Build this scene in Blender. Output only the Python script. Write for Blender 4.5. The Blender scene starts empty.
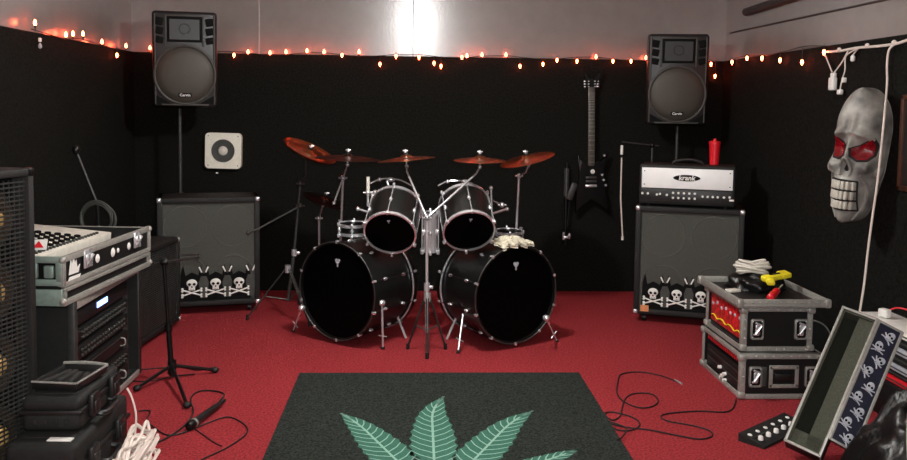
import bpy, bmesh, math, random
from mathutils import Vector, Matrix, Euler, noise
random.seed(7)
R = math.radians
V = Vector
S = bpy.context.scene
COL = S.collection

# ------------------------------------------------------------------ camera
F, HC = 850.0, 1.44
YAW, PITCH, ROLL = R(2.7), R(4.0), R(0.75)
PX, PY = 453.5, 167.0
fw = V((math.sin(YAW)*math.cos(PITCH), math.cos(YAW)*math.cos(PITCH), -math.sin(PITCH)))
r0 = V((math.cos(YAW), -math.sin(YAW), 0)); u0 = r0.cross(fw)
UP = u0*math.cos(ROLL) - r0*math.sin(ROLL)
RT = r0*math.cos(ROLL) + u0*math.sin(ROLL)
CAM = V((0, 0, HC))
cd = bpy.data.cameras.new('camera'); cam = bpy.data.objects.new('camera', cd); COL.objects.link(cam)
cd.sensor_width = 36; cd.lens = F/907*36; cd.clip_start = .02
cd.shift_y = -(230-PY)/907; cd.shift_x = 0
Mc = Matrix((RT, UP, -fw)).transposed().to_4x4(); Mc.translation = CAM
cam.matrix_world = Mc
S.camera = cam

def ray(px, py): return fw + RT*((px-PX)/F) - UP*((py-PY)/F)
def hit(px, py, ax, v):
    d = ray(px, py); return CAM + d*((v-CAM[ax])/d[ax])
def at(px, py, Y): return hit(px, py, 1, Y)
def onx(px, py, X): return hit(px, py, 0, X)
def gr(px, py, z=0.0): return hit(px, py, 2, z)

# ------------------------------------------------------------------ materials
def lin(c): return tuple((x/255/12.92 if x/255 <= .04045 else ((x/255+.055)/1.055)**2.4) for x in c)
MATS = {}
def mat(name, rgb, rough=.6, metal=0., spec=.5, var=.15, scale=40., bump=0., bscale=None, coat=0., emit=None, estr=0., aniso=0., trans=0.):
    m = bpy.data.materials.new(name); m.use_nodes = True
    nt = m.node_tree; b = nt.nodes['Principled BSDF']
    c = lin(rgb)
    tc = nt.nodes.new('ShaderNodeTexCoord')
    n = nt.nodes.new('ShaderNodeTexNoise'); n.inputs['Scale'].default_value = scale; n.inputs['Detail'].default_value = 4
    nt.links.new(tc.outputs['Object'], n.inputs['Vector'])
    cr = nt.nodes.new('ShaderNodeValToRGB')
    cr.color_ramp.elements[0].position = .3; cr.color_ramp.elements[1].position = .7
    cr.color_ramp.elements[0].color = (*[x*(1-var) for x in c], 1)
    cr.color_ramp.elements[1].color = (*[min(1, x*(1+var)) for x in c], 1)
    nt.links.new(n.outputs['Fac'], cr.inputs['Fac'])
    nt.links.new(cr.outputs['Color'], b.inputs['Base Color'])
    b.inputs['Roughness'].default_value = rough; b.inputs['Metallic'].default_value = metal
    b.inputs['Specular IOR Level'].default_value = spec
    if coat: b.inputs['Coat Weight'].default_value = coat; b.inputs['Coat Roughness'].default_value = .08
    if trans: b.inputs['Transmission Weight'].default_value = trans
    if aniso:
        b.inputs['Anisotropic'].default_value = aniso; b.inputs['Anisotropic Rotation'].default_value = .25
        t = nt.nodes.new('ShaderNodeTangent'); t.direction_type = 'RADIAL'; t.axis = 'Z'
        nt.links.new(t.outputs['Tangent'], b.inputs['Tangent'])
    if bump:
        n2 = nt.nodes.new('ShaderNodeTexNoise'); n2.inputs['Scale'].default_value = bscale or scale*4; n2.inputs['Detail'].default_value = 3
        nt.links.new(tc.outputs['Object'], n2.inputs['Vector'])
        bp = nt.nodes.new('ShaderNodeBump'); bp.inputs['Strength'].default_value = bump; bp.inputs['Distance'].default_value = .004
        nt.links.new(n2.outputs['Fac'], bp.inputs['Height']); nt.links.new(bp.outputs['Normal'], b.inputs['Normal'])
    if emit:
        b.inputs['Emission Color'].default_value = (*emit, 1); b.inputs['Emission Strength'].default_value = estr
    MATS[name] = m
    return m
mat('carpet', (146, 45, 50), .95, spec=.15, var=.55, scale=95, bump=.9, bscale=420)
mat('wall_cloth', (20, 20, 17), .95, spec=.12, var=.8, scale=75, bump=.5, bscale=300)
mat('wall_paint', (124, 117, 113), .26, spec=.9, var=.05, scale=9, bump=.10, bscale=60, aniso=.55)
mat('ceiling_paint', (226, 222, 214), .8, var=.05, scale=9)
mat('beam', (52, 46, 44), .7, var=.2)
mat('batten', (150, 140, 135), .2, spec=.8, var=.05)
mat('tolex', (26, 26, 25), .55, spec=.4, var=.3, scale=300, bump=.6, bscale=500)
mat('grille_cloth', (76, 77, 72), .9, spec=.2, var=.22, scale=330, bump=.4, bscale=600)
mat('cloth_ring', (88, 88, 83), .85, spec=.2, var=.2, scale=330)
mat('plastic', (24, 24, 24), .42, spec=.5, var=.15, bump=.1, bscale=300)
mat('plastic_matte', (30, 30, 29), .7, spec=.3, var=.2, bump=.2, bscale=300)
mat('dark', (6, 6, 6), .8, spec=.2, var=.1)
mat('perf_metal', (66, 61, 54), .55, metal=.3, var=.25, scale=420)
mat('steel_bar', (58, 58, 56), .45, metal=.3, var=.2)
mat('black_metal', (22, 22, 22), .35, metal=.4, var=.15)
mat('chrome', (235, 236, 238), .26, metal=.72, var=.04)
mat('alu', (158, 157, 150), .4, metal=.3, var=.12, scale=60)
mat('alu_green', (150, 168, 158), .4, metal=.45, var=.12, scale=50)
mat('case_black', (18, 18, 18), .5, spec=.4, var=.3, scale=90)
mat('white', (238, 236, 230), .5, var=.04)
mat('white_panel', (245, 245, 243), .35, var=.03, scale=15)
mat('offwhite', (215, 210, 198), .6, var=.1, scale=30)
mat('drum_black', (11, 12, 11), .38, spec=.5, var=.3, scale=300)
mat('drum_head', (4, 4, 4), .35, spec=.03, var=.1)
mat('bronze', (158, 98, 62), .28, metal=1., var=.12, scale=30)
mat('frame_grey', (64, 62, 58), .55, spec=.4, var=.15)
mat('cymbal_dark', (74, 52, 42), .3, metal=1., var=.15, scale=30)
mat('gloss_black', (6, 6, 6), .25, spec=.4, var=.1)
mat('cream', (240, 236, 220), .5, var=.05)
mat('towel', (206, 198, 176), .95, spec=.1, var=.12, scale=120, bump=.8, bscale=250)
mat('rug_black', (44, 48, 45), .97, spec=.08, var=.75, scale=110, bump=.8, bscale=450)
mat('leaf_green', (62, 108, 92), .95, spec=.1, var=.25, scale=200, bump=.4, bscale=400)
mat('leaf_vein', (142, 182, 166), .95, spec=.1, var=.15, scale=200)
mat('rubber', (20, 19, 18), .6, spec=.4, var=.2)
mat('white_cord', (228, 214, 204), .5, var=.05)
mat('bone', (132, 130, 124), .5, var=.7, scale=9, bump=.3, bscale=60)
mat('tooth', (186, 182, 170), .5, var=.15, scale=40)
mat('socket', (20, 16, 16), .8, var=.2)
mat('red_eye', (112, 8, 18), .15, spec=.6, var=.3, scale=60, coat=.4)
mat('red_plastic', (214, 28, 40), .35, spec=.5, var=.06)
mat('red_panel', (196, 34, 38), .4, spec=.5, var=.75, scale=38)
mat('yellow', (232, 214, 40), .45, var=.1)
mat('wood', (64, 34, 20), .4, var=.3, scale=20)
mat('picture', (30, 26, 24), .4, var=.3, scale=12)
mat('leather', (13, 13, 13), .33, spec=.4, var=.2, scale=80, bump=.3, bscale=120)
mat('lining', (74, 76, 66), .95, spec=.1, var=.2, scale=200, bump=.4)
mat('lining_dark', (32, 34, 28), .95, spec=.1, var=.3, scale=200, bump=.4)
mat('navy', (22, 24, 44), .45, var=.3, scale=30)
mat('maroon', (70, 20, 32), .45, var=.4, scale=50)
mat('pale', (176, 178, 186), .5, var=.2, scale=50)
mat('slate', (60, 62, 58), .6, var=.2)
mat('fret_wood', (86, 80, 72), .4, var=.3, scale=50)
mat('cone', (64, 48, 32), .6, var=.3, scale=60)
mat('glint_cap', (255, 205, 130), .25, metal=.35, var=.1)  # warm bright tone paints the flash glint onto the dust caps
mat('orange_tag', (214, 140, 92), .7, var=.1)
mat('glow_bulb', (255, 90, 40), .3, var=.02, emit=(1., .10, .035), estr=55.)
mat('glow_white', (255, 220, 190), .3, var=.02, emit=(1., .75, .55), estr=3.)
mat('blue_screen', (60, 90, 255), .3, var=.02, emit=(.25, .42, 1.), estr=4.)
mat('red_led', (255, 30, 30), .3, var=.02, emit=(1., .05, .05), estr=3.)
mat('bulb_base', (40, 16, 12), .6, var=.1)

# ------------------------------------------------------------------ mesh builder
def zframe(o, z, up=(0, 0, 1)):
    z = V(z).normalized(); up = V(up)
    if abs(z.dot(up.normalized())) > .999: up = V((0, 1, 0))
    x = up.cross(z).normalized(); y = z.cross(x)
    M = Matrix((x, y, z)).transposed().to_4x4(); M.translation = V(o); return M
def TR(loc, rot=(0, 0, 0)): return Matrix.Translation(V(loc)) @ Euler(rot).to_matrix().to_4x4()
def smooth_path(pts, n=8, closed=False):
    pts = [V(p) for p in pts]; out = []; N = len(pts)
    rng = range(N if closed else N-1)
    for i in rng:
        if closed: p = [pts[(i+k-1) % N] for k in range(4)]
        else: p = [pts[max(0, i-1)], pts[i], pts[i+1], pts[min(N-1, i+2)]]
        for k in range(n):
            t = k/n
            out.append(.5*((2*p[1]) + (p[2]-p[0])*t + (2*p[0]-5*p[1]+4*p[2]-p[3])*t*t + (3*p[1]-p[0]-3*p[2]+p[3])*t**3))
    if not closed: out.append(pts[-1])
    return out

class MB:
    def __init__(s, mname=None):
        s.v = []; s.f = []; s.m = []; s.mats = []; s.cur = 0; s.M = Matrix()
        if mname: s.mat(mname)
    def mat(s, n):
        if n not in s.mats: s.mats.append(n)
        s.cur = s.mats.index(n); return s
    def add(s, vs, fs, M=None):
        M = s.M @ M if M is not None else s.M
        o = len(s.v); s.v += [M @ V(p) for p in vs]
        for f in fs: s.f.append([i+o for i in f]); s.m.append(s.cur)
        return s
    def bm(s, b, M=None):
        b.verts.index_update()
        s.add([v.co.copy() for v in b.verts], [[v.index for v in f.verts] for f in b.faces], M); b.free(); return s
    def box(s, c, size, rot=(0, 0, 0), bev=0., seg=2, taper=None):
        b = bmesh.new(); bmesh.ops.create_cube(b, size=1)
        for v in b.verts:
            t = 1.
            if taper and v.co.z > 0: t = taper
            v.co = V((v.co.x*size[0]*t, v.co.y*size[1]*t, v.co.z*size[2]))
        if bev: bmesh.ops.bevel(b, geom=list(b.edges), offset=bev, segments=seg, affect='EDGES', profile=.5)
        return s.bm(b, TR(c, rot))
    def cyl(s, p0, p1, r0, r1=None, seg=16, caps=True):
        p0 = V(p0); p1 = V(p1); r1 = r0 if r1 is None else r1
        M = zframe(p0, p1-p0); L = (p1-p0).length; vs = []; fs = []
        for k in range(seg):
            a = 2*math.pi*k/seg; vs.append((r0*math.cos(a), r0*math.sin(a), 0))
        for k in range(seg):
            a = 2*math.pi*k/seg; vs.append((r1*math.cos(a), r1*math.sin(a), L))
        for k in range(seg): fs.append([k, (k+1) % seg, seg+(k+1) % seg, seg+k])
        if caps: fs += [list(range(seg))[::-1], list(range(seg, 2*seg))]
        return s.add(vs, fs, M)
    def lathe(s, prof, M=None, seg=32, cap0=False, cap1=False):
        vs = []; fs = []
        for r, z in prof:
            for k in range(seg):
                a = 2*math.pi*k/seg; vs.append((r*math.cos(a), r*math.sin(a), z))
        for i in range(len(prof)-1):
            for k in range(seg):
                a = i*seg+k; b_ = i*seg+(k+1) % seg
                fs.append([a, b_, b_+seg, a+seg])
        if cap0: fs.append(list(range(seg))[::-1])
        if cap1: n = (len(prof)-1)*seg; fs.append(list(range(n, n+seg)))
        return s.add(vs, fs, M)
    def tube(s, pts, r, seg=8, closed=False):
        pts = [V(p) for p in pts]; N = len(pts); vs = []; fs = []
        up = V((0, 0, 1)); prev = None
        for i, p in enumerate(pts):
            if closed: t = pts[(i+1) % N]-pts[i-1]
            else: t = pts[min(N-1, i+1)]-pts[max(0, i-1)]
            if t.length < 1e-9: t = V((0, 0, 1))
            t.normalize()
            if prev is None:
                a = up if abs(t.z) < .9 else V((1, 0, 0)); x = a.cross(t).normalized()
            else:
                x = prev - t*prev.dot(t)
                x = x.normalized() if x.length > 1e-6 else V((1, 0, 0))
            prev = x; y = t.cross(x); rr = r[i] if isinstance(r, (list, tuple)) else r
            for k in range(seg):
                a = 2*math.pi*k/seg; vs.append(p + x*(rr*math.cos(a)) + y*(rr*math.sin(a)))
        for i in range(N if closed else N-1):
            j = (i+1) % N
            for k in range(seg): fs.append([i*seg+k, i*seg+(k+1) % seg, j*seg+(k+1) % seg, j*seg+k])
        if not closed: fs += [list(range(seg))[::-1], list(range((N-1)*seg, N*seg))]
        return s.add(vs, fs)
    def prism(s, out, z0, z1, M=None):
        n = len(out); vs = [(x, y, z0) for x, y in out]+[(x, y, z1) for x, y in out]
        fs = [list(range(n))[::-1], list(range(n, 2*n))]
        for k in range(n): fs.append([k, (k+1) % n, n+(k+1) % n, n+k])
        return s.add(vs, fs, M)
    def flat(s, out, z, M=None): return s.add([(x, y, z) for x, y in out], [list(range(len(out)))], M)
    def ball(s, c, r, sc=(1, 1, 1), u=16, v=10, rot=(0, 0, 0)):
        b = bmesh.new(); bmesh.ops.create_uvsphere(b, u_segments=u, v_segments=v, radius=r)
        for q in b.verts: q.co = V((q.co.x*sc[0], q.co.y*sc[1], q.co.z*sc[2]))
        return s.bm(b, TR(c, rot))
    def torus(s, Rr, r, M=None, seg=32, k=8, arc=None):
        if arc:
            pts = [V((Rr*math.cos(a), Rr*math.sin(a), 0)) for a in [arc[0]+(arc[1]-arc[0])*i/seg for i in range(seg+1)]]
            o = s.M; s.M = o @ M if M is not None else o; s.tube(pts, r, k); s.M = o; return s
        pts = [V((Rr*math.cos(2*math.pi*i/seg), Rr*math.sin(2*math.pi*i/seg), 0)) for i in range(seg)]
        o = s.M; s.M = o @ M if M is not None else o; s.tube(pts, r, k, True); s.M = o; return s
    def text(s, txt, size, M, depth=.001, shear=0., bold=0.):
        c = bpy.data.curves.new('lettering', 'FONT'); c.body = txt; c.size = size; c.align_x = 'CENTER'; c.align_y = 'CENTER'
        c.extrude = depth; c.shear = shear; c.offset = bold; c.resolution_u = 2
        o = bpy.data.objects.new('lettering', c); COL.objects.link(o)
        me = bpy.data.meshes.new_from_object(o)
        s.add([v.co.copy() for v in me.vertices], [list(p.vertices) for p in me.polygons], M)
        bpy.data.objects.remove(o); bpy.data.curves.remove(c); bpy.data.meshes.remove(me); return s
    def build(s, name, parent=None, label=None, ang=38, smooth=True):
        me = bpy.data.meshes.new(name); me.from_pydata([tuple(v) for v in s.v], [], s.f)
        for n in s.mats: me.materials.append(MATS[n])
        me.polygons.foreach_set('material_index', s.m)
        if smooth:
            me.polygons.foreach_set('use_smooth', [True]*len(me.polygons)); me.set_sharp_from_angle(angle=R(ang))
        me.update()
        o = bpy.data.objects.new(name, me); COL.objects.link(o)
        if parent: o.parent = parent
        if label: o['label'] = label
        return o

def tag(o, label, cat, group=None, kind=None):
    o['label'] = label; o['category'] = cat
    if group: o['group'] = group
    if kind: o['kind'] = kind
    return o
def thing(name, label, cat, M=None, group=None):
    o = bpy.data.objects.new(name, None); COL.objects.link(o); o.empty_display_size = .1
    if M is not None: o.matrix_world = M
    return tag(o, label, cat, group)
def struct(name, mb): o = mb.build(name, smooth=False); o['kind'] = 'structure'; return o
def copy_tree(o, parent=None):
    c = o.copy(); COL.objects.link(c)
    if parent: c.parent = parent
    for ch in list(o.children): copy_tree(ch, c)
    return c

# ------------------------------------------------------------------ the room
XL, XR, YB, YF, ZT, ZC = -2.13, 2.42, 6.6, -1.2, 1.83, 2.5
struct('floor', MB('carpet').box(((XL+XR)/2, (YB+YF)/2, -.05), (XR-XL+.4, YB-YF+.4, .1)))
struct('ceiling', MB('ceiling_paint').box(((XL+XR)/2, (YB+YF)/2, ZC+.05), (XR-XL+.4, YB-YF+.4, .1)))
def wall(nm, c, size): struct(nm, MB('wall_paint').box(c, size))
wall('wall_back', ((XL+XR)/2, YB+.07, ZC/2), (XR-XL+.3, .1, ZC))
wall('wall_left', (XL-.07, (YB+YF)/2, ZC/2), (.1, YB-YF+.3, ZC))
wall('wall_right', (XR+.07, (YB+YF)/2, ZC/2), (.1, YB-YF+.3, ZC))
wall('wall_front', ((XL+XR)/2, YF-.05, ZC/2), (XR-XL+.3, .1, ZC))
struct('wall_back_lower', MB('wall_cloth').box(((XL+XR)/2, YB+.01, ZT/2), (XR-XL+.04, .02, ZT)))
struct('wall_left_lower', MB('wall_cloth').box((XL-.01, (YB+YF)/2, ZT/2), (.02, YB-YF, ZT)))
struct('wall_right_lower', MB('wall_cloth').box((XR+.01, (YB+YF)/2, ZT/2), (.02, YB-YF, ZT)))
# seam and beam along the upper wall, battens over the panel joints
a = onx(730, 33, XR+.015); b = onx(884, 0, XR+.015)
struct('trim_1', MB('beam').tube([a, b, b+(b-a)*.4], .006, 6))
a = onx(746, 12, XR-.0); b = onx(799, -5, XR-.0)
struct('trim_2', MB('beam').tube([a, b, b+(b-a)*1.2], .03, 8))
for k, px in enumerate((259, 413)):
    p = at(px, 50, YB+.015)
    struct('trim_%d' % (k+3), MB(('batten', 'beam')[k]).box((p.x, YB+.018, (ZT+ZC)/2), ((.012, .006)[k], .012, ZC-ZT), bev=.002))

# ------------------------------------------------------------------ string lights
def string_light(label, pts, plane, extra=()):
    P = []
    for px, py in pts:
        P.append(onx(px, py, XL+.035) if plane == 'L' else onx(px, py, XR-.035) if plane == 'R' else at(px, py, YB-.035))
    root = thing('string_light', label, 'string lights', TR(P[0]), 'strings of red bulbs')
    inv = root.matrix_world.inverted()
    wp = []
    for p in P:
        q = p.copy(); q.z = ZT+.004 + .012*math.sin(p.x*9+p.y*7); q.x += {'L': -.02, 'R': .02}.get(plane, 0); q.y += .02 if plane == 'B' else 0
        wp.append(inv @ q)
    MB('rubber').tube(smooth_path(wp, 5), .003, 6).build('wire', root)
    for p in P:
        q = inv @ p; d = 1 if p.z > ZT else -1
        zb = ZT+.004 if True else 0
        o = MB('glow_bulb').lathe([(.001, .02*d), (.006, .013*d), (.0085, 0), (.007, -.010*d), (.004, -.015*d)], Matrix.Translation(q), 10, True, True).build('bulb', root)
        MB('bulb_base').cyl(q+V((0, 0, -.026*d)), q+V((0, 0, -.013*d)), .0055, seg=8).tube([q+V((0, 0, -.02*d)), inv @ V((p.x, p.y, zb))], .002, 5).build('bulb_holder', o)
    return root
string_light('string of red-orange bulbs along the side wall above the tall bass cabinet',
             [(35, 23), (66, 35), (73, 34), (83, 34), (102, 42), (117, 55), (126, 46)], 'L')
string_light('long string of red-orange bulbs across the back wall between the two loudspeakers',
             [(150, 48), (234, 55), (248, 52), (270, 53), (286, 52), (307, 51), (324, 52), (342, 55), (359, 52), (380, 64), (396, 56), (419, 57),
              (434, 63), (441, 66), (462, 57), (467, 56), (482, 55), (506, 55), (520, 66), (543, 64), (557, 60), (577, 61), (596, 57), (613, 61),
              (631, 61), (646, 58), (711, 64), (715, 76)], 'B')
string_light('string of red-orange bulbs along the side wall leading towards the skull mask',
             [(732, 62), (747, 58), (762, 58), (780, 60), (802, 62), (824, 52)], 'R')
p = onx(40, 42, XL+.03)
o = thing('light_controller', 'small white plug-in light controller hanging under the first bulbs of the string', 'plug', TR(p))
MB('white').box((0, 0, .012), (.012, .02, .022), bev=.003).build('casing', o)
MB('pale').lathe([(.003, -.005), (.010, -.018), (.010, -.03), (.004, -.036)], None, 10, True, True).build('lamp', o)

# ------------------------------------------------------------------ rug with a printed leaf
a, b = gr(303, 374), gr(583, 375)
rx0, rx1, ryf = -.600, .912, (a.y+b.y)/2
ryn = ryf-2.1
mb = MB('rug_black').box(((rx0+rx1)/2, (ryf+ryn)/2, .006), (rx1-rx0, ryf-ryn, .012), bev=.003)
org = gr(436, 502)
def leaflet(tip, wid, curl=0.0, n=26):
    tip = V((tip.x, tip.y, 0)); o_ = V((org.x, org.y, 0)); d = tip-o_; L = d.length; d.normalize(); nx = V((d.y, -d.x, 0))
    def w(t): return wid*max(0., math.sin(math.pi*min(1, t*.98+.02)**.85))**.8*(1 if t < .9 else (1-t)/.1*.9+.1)
    def c(t): return o_ + d*(L*t) + nx*(curl*max(0, t-.72)**2*4*L)
    l, r_ = [], []
    for i in range(n+1):
        t = .06+.94*i/n; k = 1.0 if i % 2 == 0 else .86
        tt = min(1., t+.02)
        l.append(c(tt) - nx*(w(t)*k)); r_.append(c(tt) + nx*(w(t)*k))
    vs = []; fs = []
    for i in range(n+1):
        t = .06+.94*i/n; vs += [l[i], c(t), r_[i]]
    for i in range(n):
        q = 3*i; fs += [[q, q+1, q+4, q+3], [q+1, q+2, q+5, q+4]]
    mb.mat('leaf_green').add([v+V((0, 0, .0128)) for v in vs], [f[::-1] for f in fs])
    mb.mat('leaf_vein')
    def strip(p, q, w0, w1):
        e = (q-p); e.normalize(); m = V((e.y, -e.x, 0))
        mb.add([x+V((0, 0, .0133)) for x in (p-m*w0, p+m*w0, q+m*w1, q-m*w1)], [[0, 1, 2, 3]])
    cs = [c(.06+.94*i/18) for i in range(19)]
    for i in range(18): strip(cs[i], cs[i+1], .006, .005)
    for i in range(3, 19):
        t = .06+.94*(i-1)/18.
        for sg in (-1, 1):
            ww = w(min(.97, t+.06))*.9
            m0 = c(t); m1 = c(t+.035)+nx*(sg*ww*.6); m2 = c(min(1, t+.075))+nx*(sg*ww)
            strip(m0, m1, .0035, .003); strip(m1, m2, .003, .002)
leaflet(gr(431, 399), .105, .18)
leaflet(gr(347, 415), .10, -.1)
leaflet(gr(523, 412), .10, .15)
leaflet(gr(579, 452), .075, 0)
leaflet(gr(278, 474), .075, 0)
for sx in (-1, 1): leaflet(org+V((.36*sx, -.22, 0)), .055, 0)
tag(mb.build('rug', smooth=False), 'black floor rug printed with a large green leaf in front of the drum kit', 'rug')

# ------------------------------------------------------------------ shared pieces
def skull_band(root, w, y, z0, n, k=1.0, first='skull', ox=0.):
    """row of printed skulls, bones and coffins, cut out along its jagged top and fixed to the grille"""
    o_ = MB('dark'); pts = [(-w/2, z0)]
    step = w/n
    outl = []
    for i in range(n):
        x = -w/2+step*i
        outl += [(x+.04*step, z0+.15*k), (x+.14*step, z0+.20*k), (x+.24*step, z0+.14*k), (x+.38*step, z0+.15*k), (x+.5*step, z0+.158*k), (x+.64*step, z0+.15*k), (x+.78*step, z0+.14*k), (x+.88*step, z0+.20*k), (x+.97*step, z0+.15*k)]
    poly = [(-w/2, z0-.04)] + outl + [(w/2, z0+.14*k), (w/2, z0-.04)]
    o_.prism([(x, z) for x, z in poly], 0, .004, Matrix.Translation((0, y, 0)) @ Euler((R(90), 0, 0)).to_matrix().to_4x4())
    band = o_.build('skull_cutout', root, 'black cut-out band with white skulls, bones and grey coffins', smooth=False); band.location.x = ox
    for i in range(n):
        x = -w/2+step*(i+.5); e = MB('white'); yy = y-.007
        zc = z0+.098*k
        e.ball((x, yy, zc), .027*k, (1.05, .25, .85)); e.box((x, yy, zc-.028*k), (.034*k, .008, .022*k), bev=.004)
        e.mat('dark')
        for s_ in (-1, 1): e.ball((x+.012*k*s_, yy-.007, zc-.004*k), .0085*k, (1, .3, .9), 10, 6)
        e.ball((x, yy-.007, zc-.019*k), .004*k, (1, .3, 1.2), 8, 6)
        for j in range(3): e.box((x+(j-1)*.008*k, yy-.0045, zc-.034*k), (.002, .002, .010*k))
        e.build('skull', band)
        bn = MB('white')
        for s_ in (-1, 1):
            p0 = V((x-.05*k*s_, yy, z0+.03*k)); p1 = V((x+.05*k*s_, yy, z0+.062*k))
            bn.cyl(p0, p1, .0042*k, seg=8)
            for q in (p0, p1):
                for dz in (-.006, .006): bn.ball(q+V((0, 0, dz*k)), .0072*k, (1, .5, 1), 8, 6)
        bn.build('crossed_bones', band)
        if i < n-1 or first == 'coffin':
            cx = x+step*.5; c_ = MB('slate')
            c_.prism([(cx+a_*k, zz*k+z0) for a_, zz in ((-.018, .015), (.018, .015), (.027, .1), (.014, .135), (-.014, .135), (-.027, .1))], 0, .005,
                     Matrix.Translation((0, y-.004, 0)) @ Euler((R(90), 0, 0)).to_matrix().to_4x4())
            c_.mat('white')
            for s_ in (-1, 1): c_.box((cx+.017*k*s_, y-.008, z0+.172*k), (.008*k, .004, .034*k), rot=(0, R(25*s_), 0), bev=.0015)
            c_.build('coffin', band)

def guitar_cabinet(label, M, w=.74, d=.36, h=.76, zb=.06):
    root = thing('guitar_cabinet', label, 'speaker cabinet', M, 'guitar cabinets with skull bands')      # local front is -y, origin on the floor under the front middle
    t = .035
    b_ = MB('tolex')
    zc = zb+h/2
    b_.box((0, d/2, zb+t/2), (w, d, t), bev=.006).box((0, d/2, zb+h-t/2), (w, d, t), bev=.006)
    for s_ in (-1, 1): b_.box((s_*(w/2-t/2), d/2, zc), (t, d, h), bev=.006)
    b_.box((0, d-.01, zc), (w-.02, .02, h-.02))
    b_.build('cabinet_shell', root)
    MB('grille_cloth').box((0, .03, zc), (w-2*t, .02, h-2*t)).build('grille', root)
    for sx in (-1, 1):
        for sz in (-1, 1):
            MB('cloth_ring').torus(.142, .0035, zframe((sx*(w/4-.012), .0195, zc+sz*(h/4-.012)), (0, -1, 0)), 40, 6).build('speaker_ring', root)
    for sx in (-1, 1):
        for sz in (-1, 1):
            MB('chrome').box((sx*(w/2-.014), .012, zc+sz*(h/2-.014)), (.034, .034, .034), bev=.012, seg=3).build('corner_cap', root)
        for sy in (.06, d-.06):
            c_ = MB('black_metal').cyl((sx*(w/2-.07)-.012, sy, .026), (sx*(w/2-.07)+.012, sy, .026), .026, seg=16)
            c_.box((sx*(w/2-.07), sy, zb-.008), (.05, .05, .012)); c_.build('caster', root)
    return root

def pa_speaker(label, M):
    """two-way loudspeaker, local front is -y, origin at its bottom middle"""
    root = thing('loudspeaker', label, 'loudspeaker', M, 'loudspeakers on poles')
    w, h, d = .435, .665, .33
    out = [(-w/2, 0), (w/2, 0), (w/2, .12), (w*.30, d), (-w*.30, d), (-w/2, .12)]
    bb = bmesh.new()
    vs0 = [bb.verts.new((x, y, 0)) for x, y in out]; vs1 = [bb.verts.new((x, y, h)) for x, y in out]
    bb.faces.new(vs0[::-1]); bb.faces.new(vs1)
    for k in range(6): bb.faces.new([vs0[k], vs0[(k+1) % 6], vs1[(k+1) % 6], vs1[k]])
    bmesh.ops.bevel(bb, geom=list(bb.edges), offset=.022, segments=3, affect='EDGES', profile=.5)
    MB('plastic').bm(bb).build('cabinet_shell', root)
    fr = MB('frame_grey')                                            # raised front frame
    fr.tube(smooth_path([(-w/2+.02, -.002, .02), (-w/2+.02, -.002, h-.02), ], 2), .006)
    fr.tube([(w/2-.02, -.002, .02), (w/2-.02, -.002, h-.02)], .006)
    cz = .225; Rg = .195
    fr.torus(Rg+.008, .010, zframe((0, -.004, cz), (0, -1, 0)), 48, 8)
    for s_ in (-1, 1): fr.box((s_*.125, -.006, h-.135), (.012, .014, .21), bev=.004)
    fr.box((0, -.006, h-.03), (.26, .014, .012), bev=.004)
    fr.box((0, -.004, .016), (.32, .012, .012), bev=.004)
    fr.build('front_frame', root)
    MB('dark').box((0, -.001, h-.125), (.235, .008, .175), bev=.004).build('horn_mouth', root)
    hm = MB('plastic'); hm.prism([(-.1, -.07), (.1, -.07), (.1, .07), (-.1, .07)], 0, .004, zframe((0, -.004, h-.125), (0, -1, 0)))
    hm.torus(.035, .004, zframe((0, -.009, h-.12), (0, -1, 0)), 24, 6); hm.build('horn_throat', root)
    for s_ in (-1, 1):
        for k in range(3):
            MB('dark').box((s_*.168, -.004, h-.072-.064*k), (.052, .008, .054-.004*k), rot=(0, R(-10*s_), 0), bev=.006).build('port_slot', root)
        MB('dark').prism([(s_*.09, .022), (s_*.198, .022), (s_*.198, .085)][::s_], 0, .008, zframe((0, 0.002, 0), (0, -1, 0)) @ Matrix.Scale(-1, 4, (1, 0, 0)) if False else Matrix.Translation((0, .003, 0)) @ Euler((R(90), 0, 0)).to_matrix().to_4x4()).build('port_slot', root)
    g = MB('perf_metal').lathe([(.001, .026), (Rg*.4, .024), (Rg*.75, .017), (Rg*.95, .008), (Rg, .0)], zframe((0, -.002, cz), (0, -1, 0)), 48)
    g.build('round_grille', root)
    bd = MB('dark').box((0, -.027, .085), (.088, .006, .028), rot=(R(14), 0, 0), bev=.003)
    bd.mat('white').text('Carvin', .027, TR((0, -.0312, .0845), (R(90+14), 0, 0)), .0006, bold=.0006)
    bd.build('badge', root, 'small black badge with white lettering')
    return root

def tripod_pole(root, h, r=.0175, spread=.2, hub=.45, m='black_metal', foot=None, n=3, a0=90, legr=.009, straight=False):
    MB(m).cyl((0, 0, .1), (0, 0, h*.55), r).cyl((0, 0, h*.55), (0, 0, h), r*.75).build('pole', root)
    MB(m).cyl((0, 0, hub-.03), (0, 0, hub+.03), r*1.7).cyl((0, 0, h*.55-.03), (0, 0, h*.55+.02), r*1.5).build('collar', root)
    MB(m).cyl((0, 0, hub), (r*3.2, 0, hub), r*.35, seg=8).ball((r*3.4, 0, hub), r*.7).build('knob', root)
    for k in range(n):
        a_ = R(a0+360*k/n); dx, dy = math.cos(a_), math.sin(a_)
        lg = MB(m).tube([(dx*r, dy*r, hub), (dx*spread, dy*spread, .014)], legr, 8)
        lg.tube([(0, 0, .13), (dx*spread*.62, dy*spread*.62, hub*.4)], legr*.6, 6)
        l_ = lg.build('leg', root)
        MB('rubber').cyl((dx*(spread-.006), dy*(spread-.006), 0), (dx*(spread-.004), dy*(spread-.004), .03), legr*1.8, seg=10).build('rubber_foot', l_)

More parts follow.
